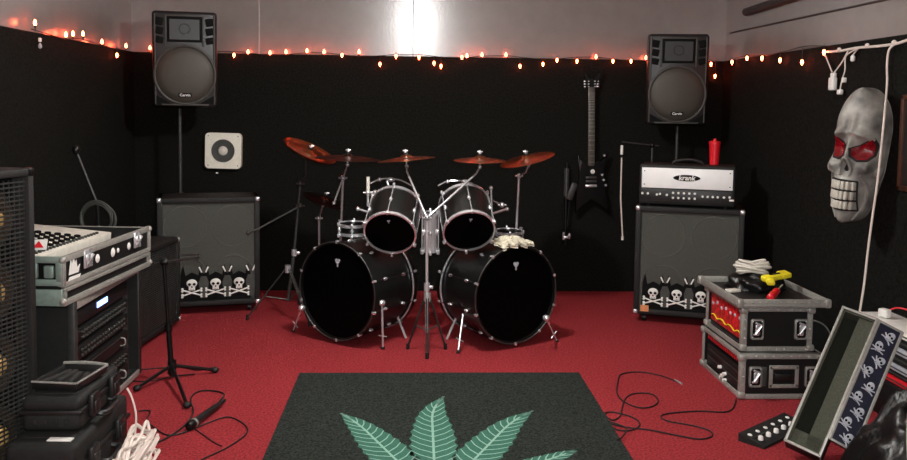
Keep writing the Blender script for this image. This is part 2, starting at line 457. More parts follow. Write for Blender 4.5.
# ------------------------------------------------------------------ loudspeakers on stands
pl = at(180, 140, 6.27)
st = thing('speaker_stand', 'black tripod pole rising behind the guitar cabinet with an empty top', 'speaker stand', TR((pl.x, 6.27, 0)), 'speaker poles')
tripod_pole(st, at(184, 107, 6.2).z-.012, spread=.17, a0=90, m='steel_bar')
zz = at(184, 107, 6.09)
pa_speaker('black two-way loudspeaker high on a pole above the cabinet with nothing on top', TR((zz.x+.01, 6.09, zz.z), (R(3), 0, R(12))))
pr = at(677, 140, 6.38)
st = thing('speaker_stand', 'black tripod pole holding up the loudspeaker behind the white-fronted amplifier', 'speaker stand', TR((pr.x, 6.38, 0)), 'speaker poles')
tripod_pole(st, at(676, 125, 6.3).z-.01, spread=.15, a0=90, m='steel_bar')
zz = at(676, 125, 6.2)
pa_speaker('black two-way loudspeaker high on a pole above the white-fronted amplifier', TR((zz.x, 6.2, zz.z), (R(3), 0, R(-9))))

# ------------------------------------------------------------------ guitar cabinets, amplifier, tumbler
a = gr(260, 303, .06); yaw = R(14); w_ = .675
c_ = a - V((math.cos(yaw), math.sin(yaw), 0))*(w_/2)
M = TR((c_.x, c_.y, 0), (0, 0, yaw))
gc = guitar_cabinet('dark grey guitar speaker cabinet with an empty top, skull band along its base', M, w=w_, h=.745)
skull_band(gc, .47, .017, .095, 3, 1.25, 'coffin', ox=.04)
a = gr(633, 313, .06); b = gr(741, 322, .06); dx = b-a
yaw2 = math.atan2(dx.y, dx.x); w2 = dx.length
c_ = (a+b)/2
Mr = TR((c_.x, c_.y, 0), (0, 0, yaw2))
gc2 = guitar_cabinet('dark grey guitar speaker cabinet under the white-fronted amplifier, skull band along its base', Mr, w=w2, h=.735)
o = skull_band(gc2, .62, .017, .095, 4, 1.2, ox=.012)
MB('orange_tag').box((-w2/2+.075, -.003, .10), (.055, .004, .042)).build('paper_tag', gc2, 'orange paper tag')
# amplifier head
zt = .06+.735
hd = thing('amplifier_head', 'guitar amplifier head with white upper panel on top of the grey speaker cabinet', 'amplifier', Mr @ TR((-.025, .03, zt)))
aw, ah, ad = .62, .27, .26
MB('tolex').box((0, ad/2, ah/2+.012), (aw, ad, ah), bev=.014, seg=3).build('head_shell', hd)
for sx in (-1, 1):
    for sy in (.05, ad-.05): MB('rubber').cyl((sx*(aw/2-.06), sy, 0), (sx*(aw/2-.06), sy, .014), .016).build('rubber_foot', hd)
pn = MB('white_panel').box((0, -.002, .192), (aw-.035, .008, .135), bev=.002)
pn.mat('dark')
for sx in (-1, 1):
    for sz in (-.045, .045): pn.cyl((sx*(aw/2-.035), -.006, .192+sz), (sx*(aw/2-.035), -.009, .192+sz), .004, seg=8)
pn.build('white_front_panel', hd, 'bright white upper panel')
el = MB('dark'); L = [(.088*math.copysign(abs(math.cos(t))**.9, math.cos(t)), .021*math.copysign(abs(math.sin(t))**1.15, math.sin(t))) for t in [2*math.pi*i/40 for i in range(40)]]
LM = TR((0, -.006, .197), (R(90), 0, 0))
el.prism(L, 0, .003, LM); el.mat('white').text('krank', .046, TR((0, -.0095, .197), (R(90), 0, 0)), .0006, shear=.15, bold=.001)
el.build('logo_plate', hd, 'black oval plate with white lettering')
cp = MB('plastic').box((0, -.002, .075), (aw-.035, .008, .085), bev=.002)
cp.mat('steel_bar')
for x0, x1 in ((-.295, -.115), (-.105, .07), (.08, .21), (.22, .295)):
    for (p, q) in (((x0, .04), (x1, .04)), ((x0, .108), (x1, .108)), ((x0, .04), (x0, .108)), ((x1, .04), (x1, .108))):
        cp.tube([(p[0], -.006, p[1]), (q[0], -.006, q[1])], .0012, 4)
cp.build('control_panel', hd)
kn = [(-.285, .085), (-.25, .085), (-.19, .08), (-.17, .085), (-.125, .08)] + [(-.085+.035*i, .095) for i in range(5)] + [(-.085+.035*i, .062) for i in range(5)] + [(.105+.032*i, .078) for i in range(4)] + [(.24, .078), (.275, .08)]
for x, z in kn: MB('white').cyl((x, -.005, z), (x, -.02, z), .0085, .0065, 12).build('knob', hd)
MB('white').box((.288, -.007, .06), (.03, .006, .012), bev=.002).build('power_switch', hd)
MB('rubber').tube(smooth_path([(-.1, ad/2, ah+.012), (-.08, ad/2, ah+.03), (0, ad/2, ah+.042), (.08, ad/2, ah+.03), (.1, ad/2, ah+.012)], 5), .011).build('carry_handle', hd)
tm = thing('tumbler', 'red plastic tumbler with a lid standing on the amplifier head', 'cup', Mr @ TR((.145, .17, zt+ah+.012)))
MB('red_plastic').lathe([(.026, 0), (.030, .004), (.037, .14), (.0375, .145)], None, 24, True, True).build('cup_body', tm)
MB('red_plastic').lathe([(.039, .142), (.039, .154), (.034, .16), (.012, .162), (.011, .176), (.004, .178)], None, 24, True, True).build('lid', tm)

# ------------------------------------------------------------------ drum kit
KIT = 'drum kit'
def drum(name, label, Rr, dep, M, lugs=8, head='drum_head', shellm='drum_black', badge=False, hoop='drum_black', hoopw=.03, hr=.012, group=None, edge='chrome'):
    """axis along local z; visible head at z=dep"""
    root = thing(name, label, 'drum', M, group or {'bass_drum': 'bass drums', 'rack_tom': 'rack toms', 'side_drum': 'small side drums'}.get(name))
    MB(shellm).lathe([(Rr, .01), (Rr, dep-.01)], None, 56).build('shell', root)
    for z, sg, nm in ((0, -1, 'rear_head'), (dep, 1, 'front_head')):
        h = MB(head); h.lathe([(.0005, z+sg*.004), (Rr*.6, z+sg*.003), (Rr*.99, z), (Rr, z-sg*.012)], None, 56); hd_ = h.build(nm, root)
        if badge and sg > 0:
            s_ = badge
            bd = MB('pale').prism([(-.5*s_, .45*s_), (-.2*s_, .6*s_), (0, .48*s_), (.25*s_, .6*s_), (.5*s_, .42*s_), (.34*s_, .05*s_), (.14*s_, -.12*s_), (.1*s_, -.6*s_), (-.1*s_, -.6*s_), (-.14*s_, -.12*s_), (-.36*s_, .08*s_)], z+.004, z+.006, Matrix.Translation((0, Rr*.60, 0)))
            bd.build('emblem', hd_, 'small pale crest-shaped emblem', smooth=False)
        hp = MB(hoop); i = hr
        hp.lathe([(Rr+.001, z-sg*hoopw*.6), (Rr+i, z-sg*hoopw*.6), (Rr+i, z+sg*hoopw*.4), (Rr-.002, z+sg*hoopw*.4), (Rr-.003, z)], None, 56)
        if edge and edge != hoop:
            hp.mat(edge if sg < 0 else 'steel_bar').torus(Rr+i*.75, .0035, Matrix.Translation((0, 0, z+sg*hoopw*.4)), 56, 6)
        if edge and sg < 0: hp.mat(edge).torus(Rr+i*.8, .006, Matrix.Translation((0, 0, z-sg*hoopw*.6)), 56, 6)
        hp.build('hoop', root)
    for k in range(lugs):
        a_ = 2*math.pi*(k+.5)/lugs; ca, sa = math.cos(a_), math.sin(a_)
        l_ = MB('chrome')
        for z in ((dep*.27, dep*.73) if dep > .25 else (dep*.5,)):
            l_.ball((ca*(Rr+.006), sa*(Rr+.006), z), .011, (1, 1, 1.8), 10, 8)
        l_.mat('black_metal' if dep > .3 else 'chrome').cyl((ca*(Rr+.013), sa*(Rr+.013), -.012), (ca*(Rr+.013), sa*(Rr+.013), dep+.012), .0032, seg=6)
        l_.mat('chrome')
        for z in (-.008, dep+.008): l_.box((ca*(Rr+.012), sa*(Rr+.012), z), (.02, .016, .026), rot=(0, 0, a_), bev=.004)
        l_.build('tension_lug', root)
    return root
def spur(root, Minv, p0, p1, bar=True):
    p0 = Minv @ V(p0); p1 = Minv @ V(p1)
    s_ = MB('chrome').cyl(p0, p1, .0075, .0065, 12).ball(p0, .02, (1, 1, 1.2), 12, 8)
    if bar:
        m_ = p0.lerp(p1, .72); ax = (p1-p0).cross(V((0, 0, 1))).normalized()*.028
        s_.cyl(m_-ax, m_+ax, .004, seg=8)
    o = s_.build('spur', root)
    MB('rubber').cyl(p0.lerp(p1, .95), p1, .0105, seg=10).build('rubber_tip', o)

RK = .287
def kick(label, px, py, Y, ang, dep, spurs):
    d = V((math.sin(ang), -math.cos(ang), 0))
    c = at(px, py, Y); c.z = RK+.012+.0265
    base = c - d*dep; M = zframe(base, d)
    k = drum('bass_drum', label, RK, dep, M, 10, badge=.042, hoopw=.042, hr=.014)
    Mi = M.inverted()
    for (x, y, z, gx, gy) in spurs:
        spur(k, Mi, at(x, y, z), gr(gx, gy, .004))
    # small stand-off that carries the drum between the spurs
    return k, M
kl, Ml = kick('black bass drum with nothing on its rim, under the dark cymbal', 338, 295, 5.10, R(-36), .39,
              [(302, 308, 5.22, 293, 331), (382, 303, 4.98, 383, 349)])
kr, Mk = kick('black bass drum with a beige towel draped over its top rim', 515, 297, 5.02, R(29), .40,
              [(464, 307, 5.08, 458, 353), (546, 318, 4.94, 557, 341)])
for k_, M_ in ((kl, Ml), (kr, Mk)):       # rear resting feet
    q = M_.inverted()
    for s_ in (-1, 1):
        ce = M_ @ V((0, 0, .06)); sx = (M_.to_3x3() @ V((1, 0, 0)))
        p0 = ce + sx*(s_*.2) + V((0, 0, -.19)); p1 = ce + sx*(s_*.27); p1.z = .004
        MB('chrome').cyl(q @ p0, q @ p1, .008, seg=8).ball(q @ p0, .016, u=10, v=8).build('rear_spur', k_)

def tom(name, label, px, py, Y, Rr, dep, down, side, lugs=6):
    n = V((math.sin(side)*math.cos(down), -math.cos(side)*math.cos(down), -math.sin(down)))
    c = at(px, py, Y)
    return drum(name, label, Rr, dep, zframe(c - n*dep, n), lugs, badge=.02, hoop='chrome', hoopw=.02, hr=.007, edge=None), c, n
t1, c1, n1 = tom('rack_tom', 'black rack tom above the bass drum that has no towel', 390, 233, 4.99, .150, .25, R(32), R(-8))
t2, c2, n2 = tom('rack_tom', 'black rack tom above the bass drum with the towel', 469, 231, 4.99, .150, .25, R(34), R(6))
# small drum with a chrome shell between the toms
p = at(430, 250, 5.27)
ch = drum('snare_drum', 'small chrome-shelled drum between the two rack toms', .046, .235, zframe(p, (0, -.08, 1)), 6, shellm='chrome', hoop='chrome', hoopw=.02, hr=.006, edge=None)
p = at(353, 233, 5.58)
drum('side_drum', 'small black drum with a chrome rim beside the tom over the towel-free bass drum', .092, .06, zframe(p, (0, -.05, 1)), 6, hoop='chrome', hoopw=.02, hr=.006, edge=None)
p = at(508, 246, 5.66)
drum('side_drum', 'small black drum with a chrome rim right behind the towel-covered bass drum', .094, .10, zframe(p, (0, -.05, 1)), 6, hoop='chrome', hoopw=.02, hr=.006, edge=None)
# cymbals and stands
def cymbal(label, c, Rr, n, m='bronze', china=False):
    o = MB(m)
    pr = [(.006, .020), (.018, .021), (.030, .015), (.037, .008), (Rr*.5, .003), (Rr*.82, -.004)]
    pr += [(Rr*.86, -.006), (Rr, .012)] if china else [(Rr, -.010)]
    pr2 = [(r_, z-.0022) for r_, z in pr][::-1]
    o.lathe(pr+pr2, None, 56)
    ob = o.build('cymbal', None, ang=60); ob.matrix_world = zframe(c, n)
    return tag(ob, label, 'cymbal', 'cymbals of the drum kit')
def top_nut(mb, c, n):
    c = V(c); n = V(n).normalized()
    mb.mat('rubber').cyl(c+n*.0215, c+n*.033, .015, seg=12)
    mb.mat('chrome').cyl(c-n*.05, c+n*.055, .0045, seg=8).cyl(c+n*.034, c+n*.044, .01, seg=10)
    ax = n.cross(V((0, 1, 0))).normalized()
    mb.box(c+n*.045, (.034, .007, .009), bev=.002)
def cyl_stand(label, base, joints, cym=(), hub=.42, spread=.24, a0=90, name='cymbal_stand', r=.0105, foot_h=.12, m='chrome', lm=None):
    """base point on the floor; joints: vertical column top then polylines of arms in world space"""
    bx = V((base[0], base[1], 0)); root = thing(name, label, 'stand', TR(bx), 'chrome cymbal stands'); inv = root.matrix_world.inverted()
    top = inv @ V(joints[0])
    MB(m).cyl((0, 0, foot_h), (top.x*.5, top.y*.5, top.z*.5), r*1.15).cyl((top.x*.5, top.y*.5, top.z*.5), top, r*.85).build('pole', root)
    mm = MB('chrome').cyl((0, 0, hub-.025), (0, 0, hub+.025), r*2).cyl((top.x*.5, top.y*.5, top.z*.5-.03), (top.x*.5, top.y*.5, top.z*.5+.015), r*1.7)
    mm.box((top.x*.5+.02, top.y*.5, top.z*.5-.01), (.035, .012, .02), bev=.004); mm.build('clamp', root)
    for k in range(3):
        a_ = R(a0+120*k); dx, dy = math.cos(a_), math.sin(a_)
        lg = MB(lm or m)
        for o_ in (-.006, .006): lg.tube([(dx*.015-dy*o_, dy*.015+dx*o_, hub), (dx*spread-dy*o_, dy*spread+dx*o_, .014)], .0045, 6)
        lg.tube([(0, 0, foot_h+.01), (dx*spread*.55, dy*spread*.55, hub*.46)], .004, 6)
        l_ = lg.build('leg', root)
        MB('rubber').cyl((dx*spread, dy*spread, 0), (dx*spread*.985, dy*spread*.985, .035), .011, seg=10).build('rubber_foot', l_)
    for arm in joints[1:]:
        q = [inv @ V(x) for x in arm]; am = MB(m).tube(q, r*.62, 10)
        for x in q[:1]: am.ball(x, .019, (1, 1, 1), 12, 8); am.cyl(x+V((-.028, 0, 0)), x+V((.028, 0, 0)), .007, seg=8)
        for x in q[-1:]: am.ball(x, .013, (1, 1, 1), 10, 8)
        am.build('boom_arm', root)
    for c, n in cym:
        t_ = MB('chrome'); top_nut(t_, inv @ V(c), n); t_.build('cymbal_tilter', root)
    return root
# 1 china on the outer stand
cy1 = at(309, 152, 5.62); nn1 = V((.42, -.16, .9))
cymbal('upturned bronze cymbal glowing red over the tripod boom stand', cy1, .185, nn1, 'bronze', True)
b1 = gr(299, 300)
b1 = V((b1.x, 5.72, 0)); j = at(300, 184, 5.70); j.y = 5.72
cyl_stand('chrome boom cymbal stand on splayed tripod legs beside the towel-free bass drum', b1,
          [j, [j, at(306, 176, 5.66), cy1-nn1.normalized()*.05], [j+V((0, 0, -.15)), at(258, 229, 5.5), at(248, 233, 5.45)]], [(cy1, nn1)], a0=190, spread=.27, hub=.34, m='steel_bar')
# 2 dark cymbal
cy2 = at(348, 157, 5.45); nn2 = V((.05, -.02, 1))
cymbal('dark cymbal between the upturned bronze one and the central stand', cy2, .205, nn2, 'cymbal_dark')
b2 = V((at(343, 240, 5.62).x-.05, 5.82, 0)); j = at(343, 178, 5.62); j.y = 5.62
cyl_stand('straight chrome cymbal stand under the dark cymbal', b2, [j, [j, cy2-nn2.normalized()*.05], [j, at(334, 203, 5.55)]], [(cy2, nn2)], a0=90, spread=.16)
# 3, 4 on the central double stand
cy3 = at(406, 158, 5.2); nn3 = V((-.10, .02, 1))
cymbal('bronze cymbal on the arm of the central stand that leans towards the dark cymbal', cy3, .178, nn3)
cy4 = at(480, 159, 5.15); nn4 = V((.0, -.04, 1))
cymbal('bronze cymbal on the bright thick arm of the central stand, over the towel side', cy4, .16, nn4)
g = gr(427, 357)
bc = V((g.x, 4.92, 0)); j = at(427, 218, 4.92); j.y = 4.92
cyl_stand('central chrome double stand between the bass drums carrying two cymbals', bc,
          [j, [j, at(407, 172, 5.12), cy3-nn3.normalized()*.05], [j, at(476, 174, 5.08), cy4-nn4.normalized()*.05]], [(cy3, nn3), (cy4, nn4)], a0=-90, spread=.13, hub=.33, lm='steel_bar')
# 5 big bronze at the other end
cy5 = at(527, 158, 5.55); nn5 = V((-.25, -.10, .95))
cymbal('bronze cymbal tilted upwards at the end of the row nearest the hanging guitar', cy5, .185, nn5)
b5 = V((at(514, 250, 5.85).x, 5.88, 0)); j = at(519, 176, 5.84)
cyl_stand('straight chrome cymbal stand behind the towel-covered bass drum', b5, [j, [j, at(526, 172, 5.6), cy5-nn5.normalized()*.05], [at(502, 205, 5.66), at(488, 198, 5.5)]], [(cy5, nn5)], a0=50, spread=.19)
# 6 small one low on the outer side
cy6 = at(325, 199, 6.0); nn6 = V((.33, -.1, .94))
cymbal('small reddish cymbal tilted low behind the upturned one', cy6, .155, nn6, 'cymbal_dark')
b6 = V((cy6.x-.06, 6.2, 0)); j = V((cy6.x-.06, 6.17, cy6.z-.16))
cyl_stand('low chrome cymbal stand behind the small reddish cymbal', b6, [j, [j, cy6-nn6.normalized()*.05]], [(cy6, nn6)], a0=90, spread=.16, hub=.3)
# percussion microphone and rods above the toms
def mount(label, base, pts, name='tom_mount'):
    root = thing(name, label, 'drum hardware', TR(V(base))); inv = root.matrix_world.inverted()
    for q in pts:
        q = [inv @ V(x) for x in q]; am = MB('chrome').tube(q, .0075, 10); am.ball(q[0], .017, u=10, v=8); am.ball(q[-1], .014, u=10, v=8)
        am.build('rod', root)
    return root
for (c, n, px0, lab) in ((c1, n1, 372, 'chrome rods bracing the rack tom over the towel-free bass drum'), (c2, n2, 493, 'chrome rods bracing the rack tom over the towel side')):
    sgn = -1 if px0 < 420 else 1
    e = at(px0, 245, 5.25); f_ = at(px0-(2*sgn), 188 if sgn > 0 else 204, 5.25)
    mount(lab, e, [[e, f_], [at(px0-8*sgn, 216, 5.24), at(px0+14*sgn, 209, 5.3)], [at(px0-2*sgn, 230, 5.24), at(px0+8*sgn, 240, 5.3)]])
mc = thing('drum_microphone', 'slim upright pale microphone standing over the rim of the tom', 'microphone', TR(at(368, 192, 5.3)))
MB('offwhite').cyl((0, 0, -.02), (0, 0, .095), .011, seg=14).build('barrel', mc)
MB('chrome').cyl((-.03, 0, -.005), (.045, 0, .0), .006, seg=8).ball((.045, 0, 0), .016).ball((0, 0, -.005), .017).cyl((0, 0, -.09), (0, 0, -.02), .008, seg=10).build('clip', mc)
for px, lab, tx in ((394, 'chrome wing fittings on the upper rim of the tom nearest the dark cymbal', -1), (462, 'chrome wing fittings on the upper rim of the tom nearest the towel', 1)):
    c = at(px, 181 if tx < 0 else 183, 5.33); root = thing('rim_clamp', lab, 'drum hardware', TR(c))
    MB('chrome').tube(smooth_path([(-.15, .02, -.02), (-.08, 0, .012), (.03, 0, .008), (.11, .02, -.03)], 5), .005, 8).build('rod', root)
    MB('chrome').ball((.02*tx, 0, .008), .017, (1.6, .7, .9)).box((.035*tx, -.01, -.025), (.016, .014, .06), rot=(0, R(20*tx), 0), bev=.004).ball((-.09, 0, .008), .013).build('clamp', root)

# towel over the rim
d = V((math.sin(R(29)), -math.cos(R(29)), 0)); sx = V((math.cos(R(29)), math.sin(R(29)), 0))
ctr = Mk @ V((0, 0, .39))
tw = MB('towel'); NX, NY = 22, 12; vs = []; fs = []
for i in range(NX+1):
    for jn in range(NY+1):
        u = -0.112+.215*i/NX; t = .035 - .15*jn/NY
        drop = max(0, abs(u+.0)-.0)
        rr = RK+.032
        hz = math.sqrt(max(.01, rr*rr-u*u))
        fold = .010*math.sin(u*70+t*25)+.008*math.sin(u*31-t*60)
        edge = .02*math.sin(i*.9)+.012*math.sin(i*2.3)
        p = ctr + sx*(u+.012*math.sin(jn*1.7)) + d*(t+edge*(1 if jn in (0, NY) else .4))
        if jn == 0: pass
        p.z = ctr.z + hz + fold*.7 + .018 + (.012 if 6 < i < 14 else 0)*math.sin((i-6)/8*math.pi)*(1-abs(jn/NY-.5)*1.4) - max(0, t)*.9
        vs.append(p)
for i in range(NX):
    for jn in range(NY):
        q = i*(NY+1)+jn; fs.append([q, q+1, q+NY+2, q+NY+1])
bm_ = MB('towel').add(vs, fs); n0 = len(bm_.v)
bm_.add([v-V((0, 0, .012)) for v in vs], [f[::-1] for f in fs])
rim = [i*(NY+1) for i in range(NX+1)] + [NX*(NY+1)+jn for jn in range(1, NY+1)] + [i*(NY+1)+NY for i in range(NX-1, -1, -1)] + [jn for jn in range(NY-1, 0, -1)]
for k in range(len(rim)):
    a_, b_ = rim[k], rim[(k+1) % len(rim)]; bm_.f.append([a_, b_, b_+n0, a_+n0][::-1]); bm_.m.append(0)
tag(bm_.build('towel', ang=180), 'crumpled beige towel draped over the bass drum rim', 'towel')

# ------------------------------------------------------------------ tall bass cabinet at the edge of the view
e = at(36, 270, 3.3); al = R(15)
nrm = V((math.cos(al), -math.sin(al), 0)); alng = V((math.sin(al), math.cos(al), 0))      # alng: towards the far edge
bw, bd_, bh = .66, .40, 1.19
c_ = V((e.x, e.y, 0)) - alng*(bw/2)
Mb = Matrix((alng, -nrm, V((0, 0, 1)))).transposed().to_4x4(); Mb.translation = c_      # local front is -y
bc_ = thing('bass_cabinet', 'tall black bass speaker cabinet with a steel mesh front and cones with painted glints', 'speaker cabinet', Mb)
t = .03; s_ = MB('tolex')
s_.box((0, bd_/2, .045+t/2), (bw, bd_, t), bev=.006).box((0, bd_/2, bh-t/2), (bw, bd_, t), bev=.006)
for q in (-1, 1): s_.box((q*(bw/2-t/2), bd_/2, (bh+.045)/2), (t, bd_, bh-.045), bev=.006)
s_.box((0, bd_-.012, .6), (bw-.02, .024, bh-.12)); s_.build('cabinet_shell', bc_)
MB('dark').box((0, .085, .615), (bw-2*t, .02, bh-.1)).build('baffle', bc_)
for sxx in (-1, 1):
    for kz in range(4):
        M_ = zframe((sxx*.187, .074, .185+.273*kz), (0, -1, 0))
        sp = MB('steel_bar').torus(.108, .007, M_, 36, 6)
        sp.mat('cone').lathe([(.104, .004), (.094, .008), (.085, .002), (.04, -.004)], M_, 36)
        sp.build('speaker_cone', bc_)
        MB('glint_cap').lathe([(.046*math.cos(R(a_)), .046*math.sin(R(a_))) for a_ in (0, 15, 30, 45, 60, 75, 89)], M_, 24).build('dust_cap', bc_)
gmb = MB('steel_bar')
nz = 62
for i in range(nz):
    z = .085+(bh-.135)*i/(nz-1); gmb.box((0, .018, z), (bw-2*t, .004, .0062))
nx = 24
for i in range(nx):
    x = -bw/2+t+(bw-2*t)*i/(nx-1); gmb.box((x, .022, .62), (.0035, .004, bh-.13))
gmb.build('mesh_grille', bc_, smooth=False)
for q in (-1, 1):
    for zc in (.06, bh-.015): MB('black_metal').box((q*(bw/2-.014), .014, zc), (.036, .036, .036), bev=.01).build('corner_cap', bc_)
    for sy in (.06, bd_-.06): MB('black_metal').cyl((q*(bw/2-.07)-.015, sy, .024), (q*(bw/2-.07)+.015, sy, .024), .024).box((q*(bw/2-.07), sy, .046), (.05, .05, .01)).build('caster', bc_)

# ------------------------------------------------------------------ rack under the mixer
RXr, RXl, RY0, RY1, RZ = -1.43, -2.06, 3.62, 4.47, .60
rk = thing('equipment_rack', 'black carpeted equipment rack with open side standing under the mixing desk', 'rack', TR(((RXr+RXl)/2, (RY0+RY1)/2, 0)))
w, dp = RXr-RXl, RY1-RY0
cb = MB('plastic_matte')
cb.box((0, 0, .035), (w, dp, .03), bev=.004).box((0, 0, RZ-.015), (w, dp, .03), bev=.004)
cb.box((0, -dp/2+.012, RZ/2+.01), (w, .024, RZ-.02)).box((0, dp/2-.012, RZ/2+.01), (w, .024, RZ-.02)).box((-w/2+.012, 0, RZ/2+.01), (.024, dp, RZ-.02))
cb.build('rack_body', rk)
ed = MB('steel_bar')
for y in (-dp/2, dp/2): ed.box((w/2-.01, y*.985, RZ/2+.01), (.03, .034, RZ-.02), bev=.004)
ed.mat('alu').box((w/2-.006, 0, RZ-.02), (.02, dp, .04), bev=.003).box((w/2-.006, 0, .035), (.02, dp, .03), bev=.003)
ed.build('rack_edging', rk)
for y in (-dp/2+.05, dp/2-.13): MB('steel_bar').box((w/2-.03, y, RZ/2+.01), (.02, .018, RZ-.09)).build('rack_rail', rk)
for y in (-dp/2+.06, dp/2-.06):
    for x in (-w/2+.06, w/2-.06): MB('rubber').cyl((x, y, 0), (x, y, .022), .022).build('rubber_foot', rk)
hh = MB('dark').box((.04, -dp/2-.002, .33), (.22, .008, .15), bev=.003); hr_ = hh.build('handle_dish', rk)
h2 = MB('steel_bar').tube([(-.04, -dp/2-.012, .31), (.10, -dp/2-.012, .31)], .009)
for k in range(5): h2.ball((-.045+.042*k, -dp/2-.006, .392), .006, u=8, v=6); h2.ball((-.045+.042*k, -dp/2-.006, .27), .006, u=8, v=6)
h2.build('handle_bar', hr_)
un = [(.505, .075, 'screen'), (.425, .065, 'knobs'), (.345, .07, 'faders'), (.255, .08, 'plain'), (.165, .075, 'knobs2'), (.09, .06, 'plain')]
yc = -.03; wy = dp-.20
for z, hgt, kind in un:
    u_ = MB('case_black').box((w/2-.14, yc, z), (.24, wy, hgt-.008), bev=.003); uo = u_.build('rack_unit', rk)
    xf = w/2-.02+.002
    if kind == 'screen':
        MB('blue_screen').box((xf, yc-.02, z+.006), (.003, .13, .026), bev=.001).build('lit_display', uo, 'blue lit display')
    elif kind == 'plain':
        MB('steel_bar').tube([(xf, yc-.22, z+.02), (xf, yc+.22, z+.02)], .003, 6).build('panel_groove', uo)
        for k in range(2): MB('alu').tube(smooth_path([(xf-.002, yc-.28+.5*k, z-.02), (xf+.02, yc-.28+.5*k, z-.015), (xf+.02, yc-.28+.5*k, z+.015), (xf-.002, yc-.28+.5*k, z+.02)], 3), .004, 6).build('pull_handle', uo)
    else:
        for i in range(16):
            for rw in (-.012, .012):
                k_ = MB('slate')
                if kind == 'faders': k_.box((xf, yc-.27+.036*i, z+rw), (.012, .010, .012), bev=.002)
                else: k_.cyl((xf-.003, yc-.27+.036*i, z+rw), (xf+.012, yc-.27+.036*i, z+rw), .0052, seg=8)
                k_.build('knob', uo)

# ------------------------------------------------------------------ mixing desk in its flight case
CXr, CXl, CY0, CY1 = -1.40, -2.06, 3.53, 4.44
w, dp = CXr-CXl, CY1-CY0
mx = thing('mixing_desk', 'wide mixing desk with rows of faders lying in an open case on the rack', 'mixing desk', TR(((CXr+CXl)/2+.0, (CY0+CY1)/2+.02, .60), (0, 0, R(-4.5))))
cs = MB('case_black')
zt_ = .205
cs.box((0, 0, .04), (w-.01, dp-.01, .07))
for y in (-1, 1): cs.box((0, y*(dp/2-.012), .135), (w-.01, .02, .13))
for x in (-1, 1): cs.box((x*(w/2-.012), 0, .135), (.02, dp-.01, .13))
cs.box((0, 0, .085), (w-.03, dp-.03, .02)); cs.build('case_body', mx)
eg = MB('alu')
for z, h_ in ((.088, .02), (zt_-.01, .026)):
    for x in (-1, 1): eg.box((x*(w/2-.001), 0, z), (.018, dp, h_), bev=.003)
for x in (-1, 1):
    le = MB('alu')
    for z, h_ in ((.012, .024), (.066, .018)): le.box((x*(w/2-.001), 0, z), (.018, dp, h_), bev=.003)
    for y in (-1, 1): le.box((x*(w/2-.001), y*(dp/2-.01), .04), (.018, .02, .06))
    le.build('lid_edging', mx)
for y in (-1, 1): eg.box((0, y*(dp/2-.002), zt_-.012), (w, .014, .02), bev=.003)
for y in (-1, 1):
    for x in (-1, 1): eg.box((x*(w/2-.004), y*(dp/2-.004), .145), (.024, .024, .125), bev=.003)
eg.build('case_edging', mx)
fp = MB('alu_green')                                                    # plain metal near end with its latch dish
fp.box((0, -dp/2-.003, .037), (w, .012, .07), bev=.004)
for z in (.10, .195): fp.box((0, -dp/2-.003, z), (w, .014, .028), bev=.004)
for x in (-.33, -.16, .05, .175, .318): fp.box((x, -dp/2-.003, .147), (.028, .014, .09), bev=.004)
fp.box((-.06, -dp/2-.001, .147), (.20, .010, .09), bev=.003)
fp.build('metal_end', mx)
MB('dark').box((.247, -dp/2+.004, .147), (.13, .012, .075)).build('latch_dish', mx)
lt = MB('alu_green').box((.277, -dp/2-.006, .145), (.042, .02, .054), bev=.008); lt.box((.212, -dp/2-.010, .15), (.042, .012, .068), bev=.01); lt.build('butterfly_latch', mx)
for y in (-dp/2+.21, dp/2-.17):
    q = MB('chrome').box((w/2+.009, y, .165), (.010, .075, .08), bev=.004); q.box((w/2+.016, y, .17), (.012, .05, .03), bev=.004); q.cyl((w/2+.01, y-.02, .14), (w/2+.024, y+.02, .18), .007, seg=8)
    q.build('side_latch', mx)
for y, s_ in ((-.14, .020), (.02, .022), (.075, .012), (.20, .018)):
    MB('white').lathe([(.0005, .004), (s_*.8, .003), (s_, 0)], zframe((w/2+.002, y, .145), (1, 0, 0)), 16).build('round_sticker', mx, 'white round sticker')
sk = MB('white'); Ms = zframe((w/2+.0025, -dp/2+.10, .142), (1, 0, 0))
for poly in ([(-.055, -.02), (-.035, .045), (-.025, .02), (-.012, .055), (.0, .02), (.012, .035), (.02, .0), (.045, .01), (.03, -.022)], [(-.06, -.045), (.04, -.045), (.05, -.032), (-.05, -.03)]):
    sk.prism(poly, 0, .002, Ms)
sk.build('stencil_mark', mx, 'white stencilled mark', smooth=False)
for y in (-1, 1):
    for x in (-1, 1):
        for z in (.02, zt_-.012): MB('alu').ball((x*(w/2), y*(dp/2), z), .016, (1, 1, 1), 12, 8).build('ball_corner', mx)
TT = math.tan(R(5))
db = MB('offwhite').box((-.07, .0, .168), (.44, dp-.07, .06), rot=(0, R(5), 0), bev=.006)
dk = db.build('desk_panel', mx, 'pale grey sloping control surface')
for i in range(12):
    for jn in range(8):
        x = -.265+.049*jn; y = -dp/2+.075+(dp-.33)*i/11; z = .199-(x+.07)*TT
        kb = MB('dark').box((x, y, z+.004), (.031, .019, .014), rot=(0, 0, R(-28)), bev=.004)
        kb.build('knob', dk, None)
for i in range(24):
    x = .115; y = -dp/2+.075+(dp-.20)*i/23
    MB('slate').box((x, y, .199-(x+.07)*TT+.004), (.014, .012, .012), bev=.002).build('fader_cap', dk)
p = at(42, 226, 3.62)
sg = thing('paper_card', 'small white card with a red emblem propped at the near end of the mixing desk', 'card', TR((p.x-.01, 3.60, .822), (R(-30), 0, R(8))))
MB('white').box((0, 0, .024), (.065, .004, .046)).build('card', sg)
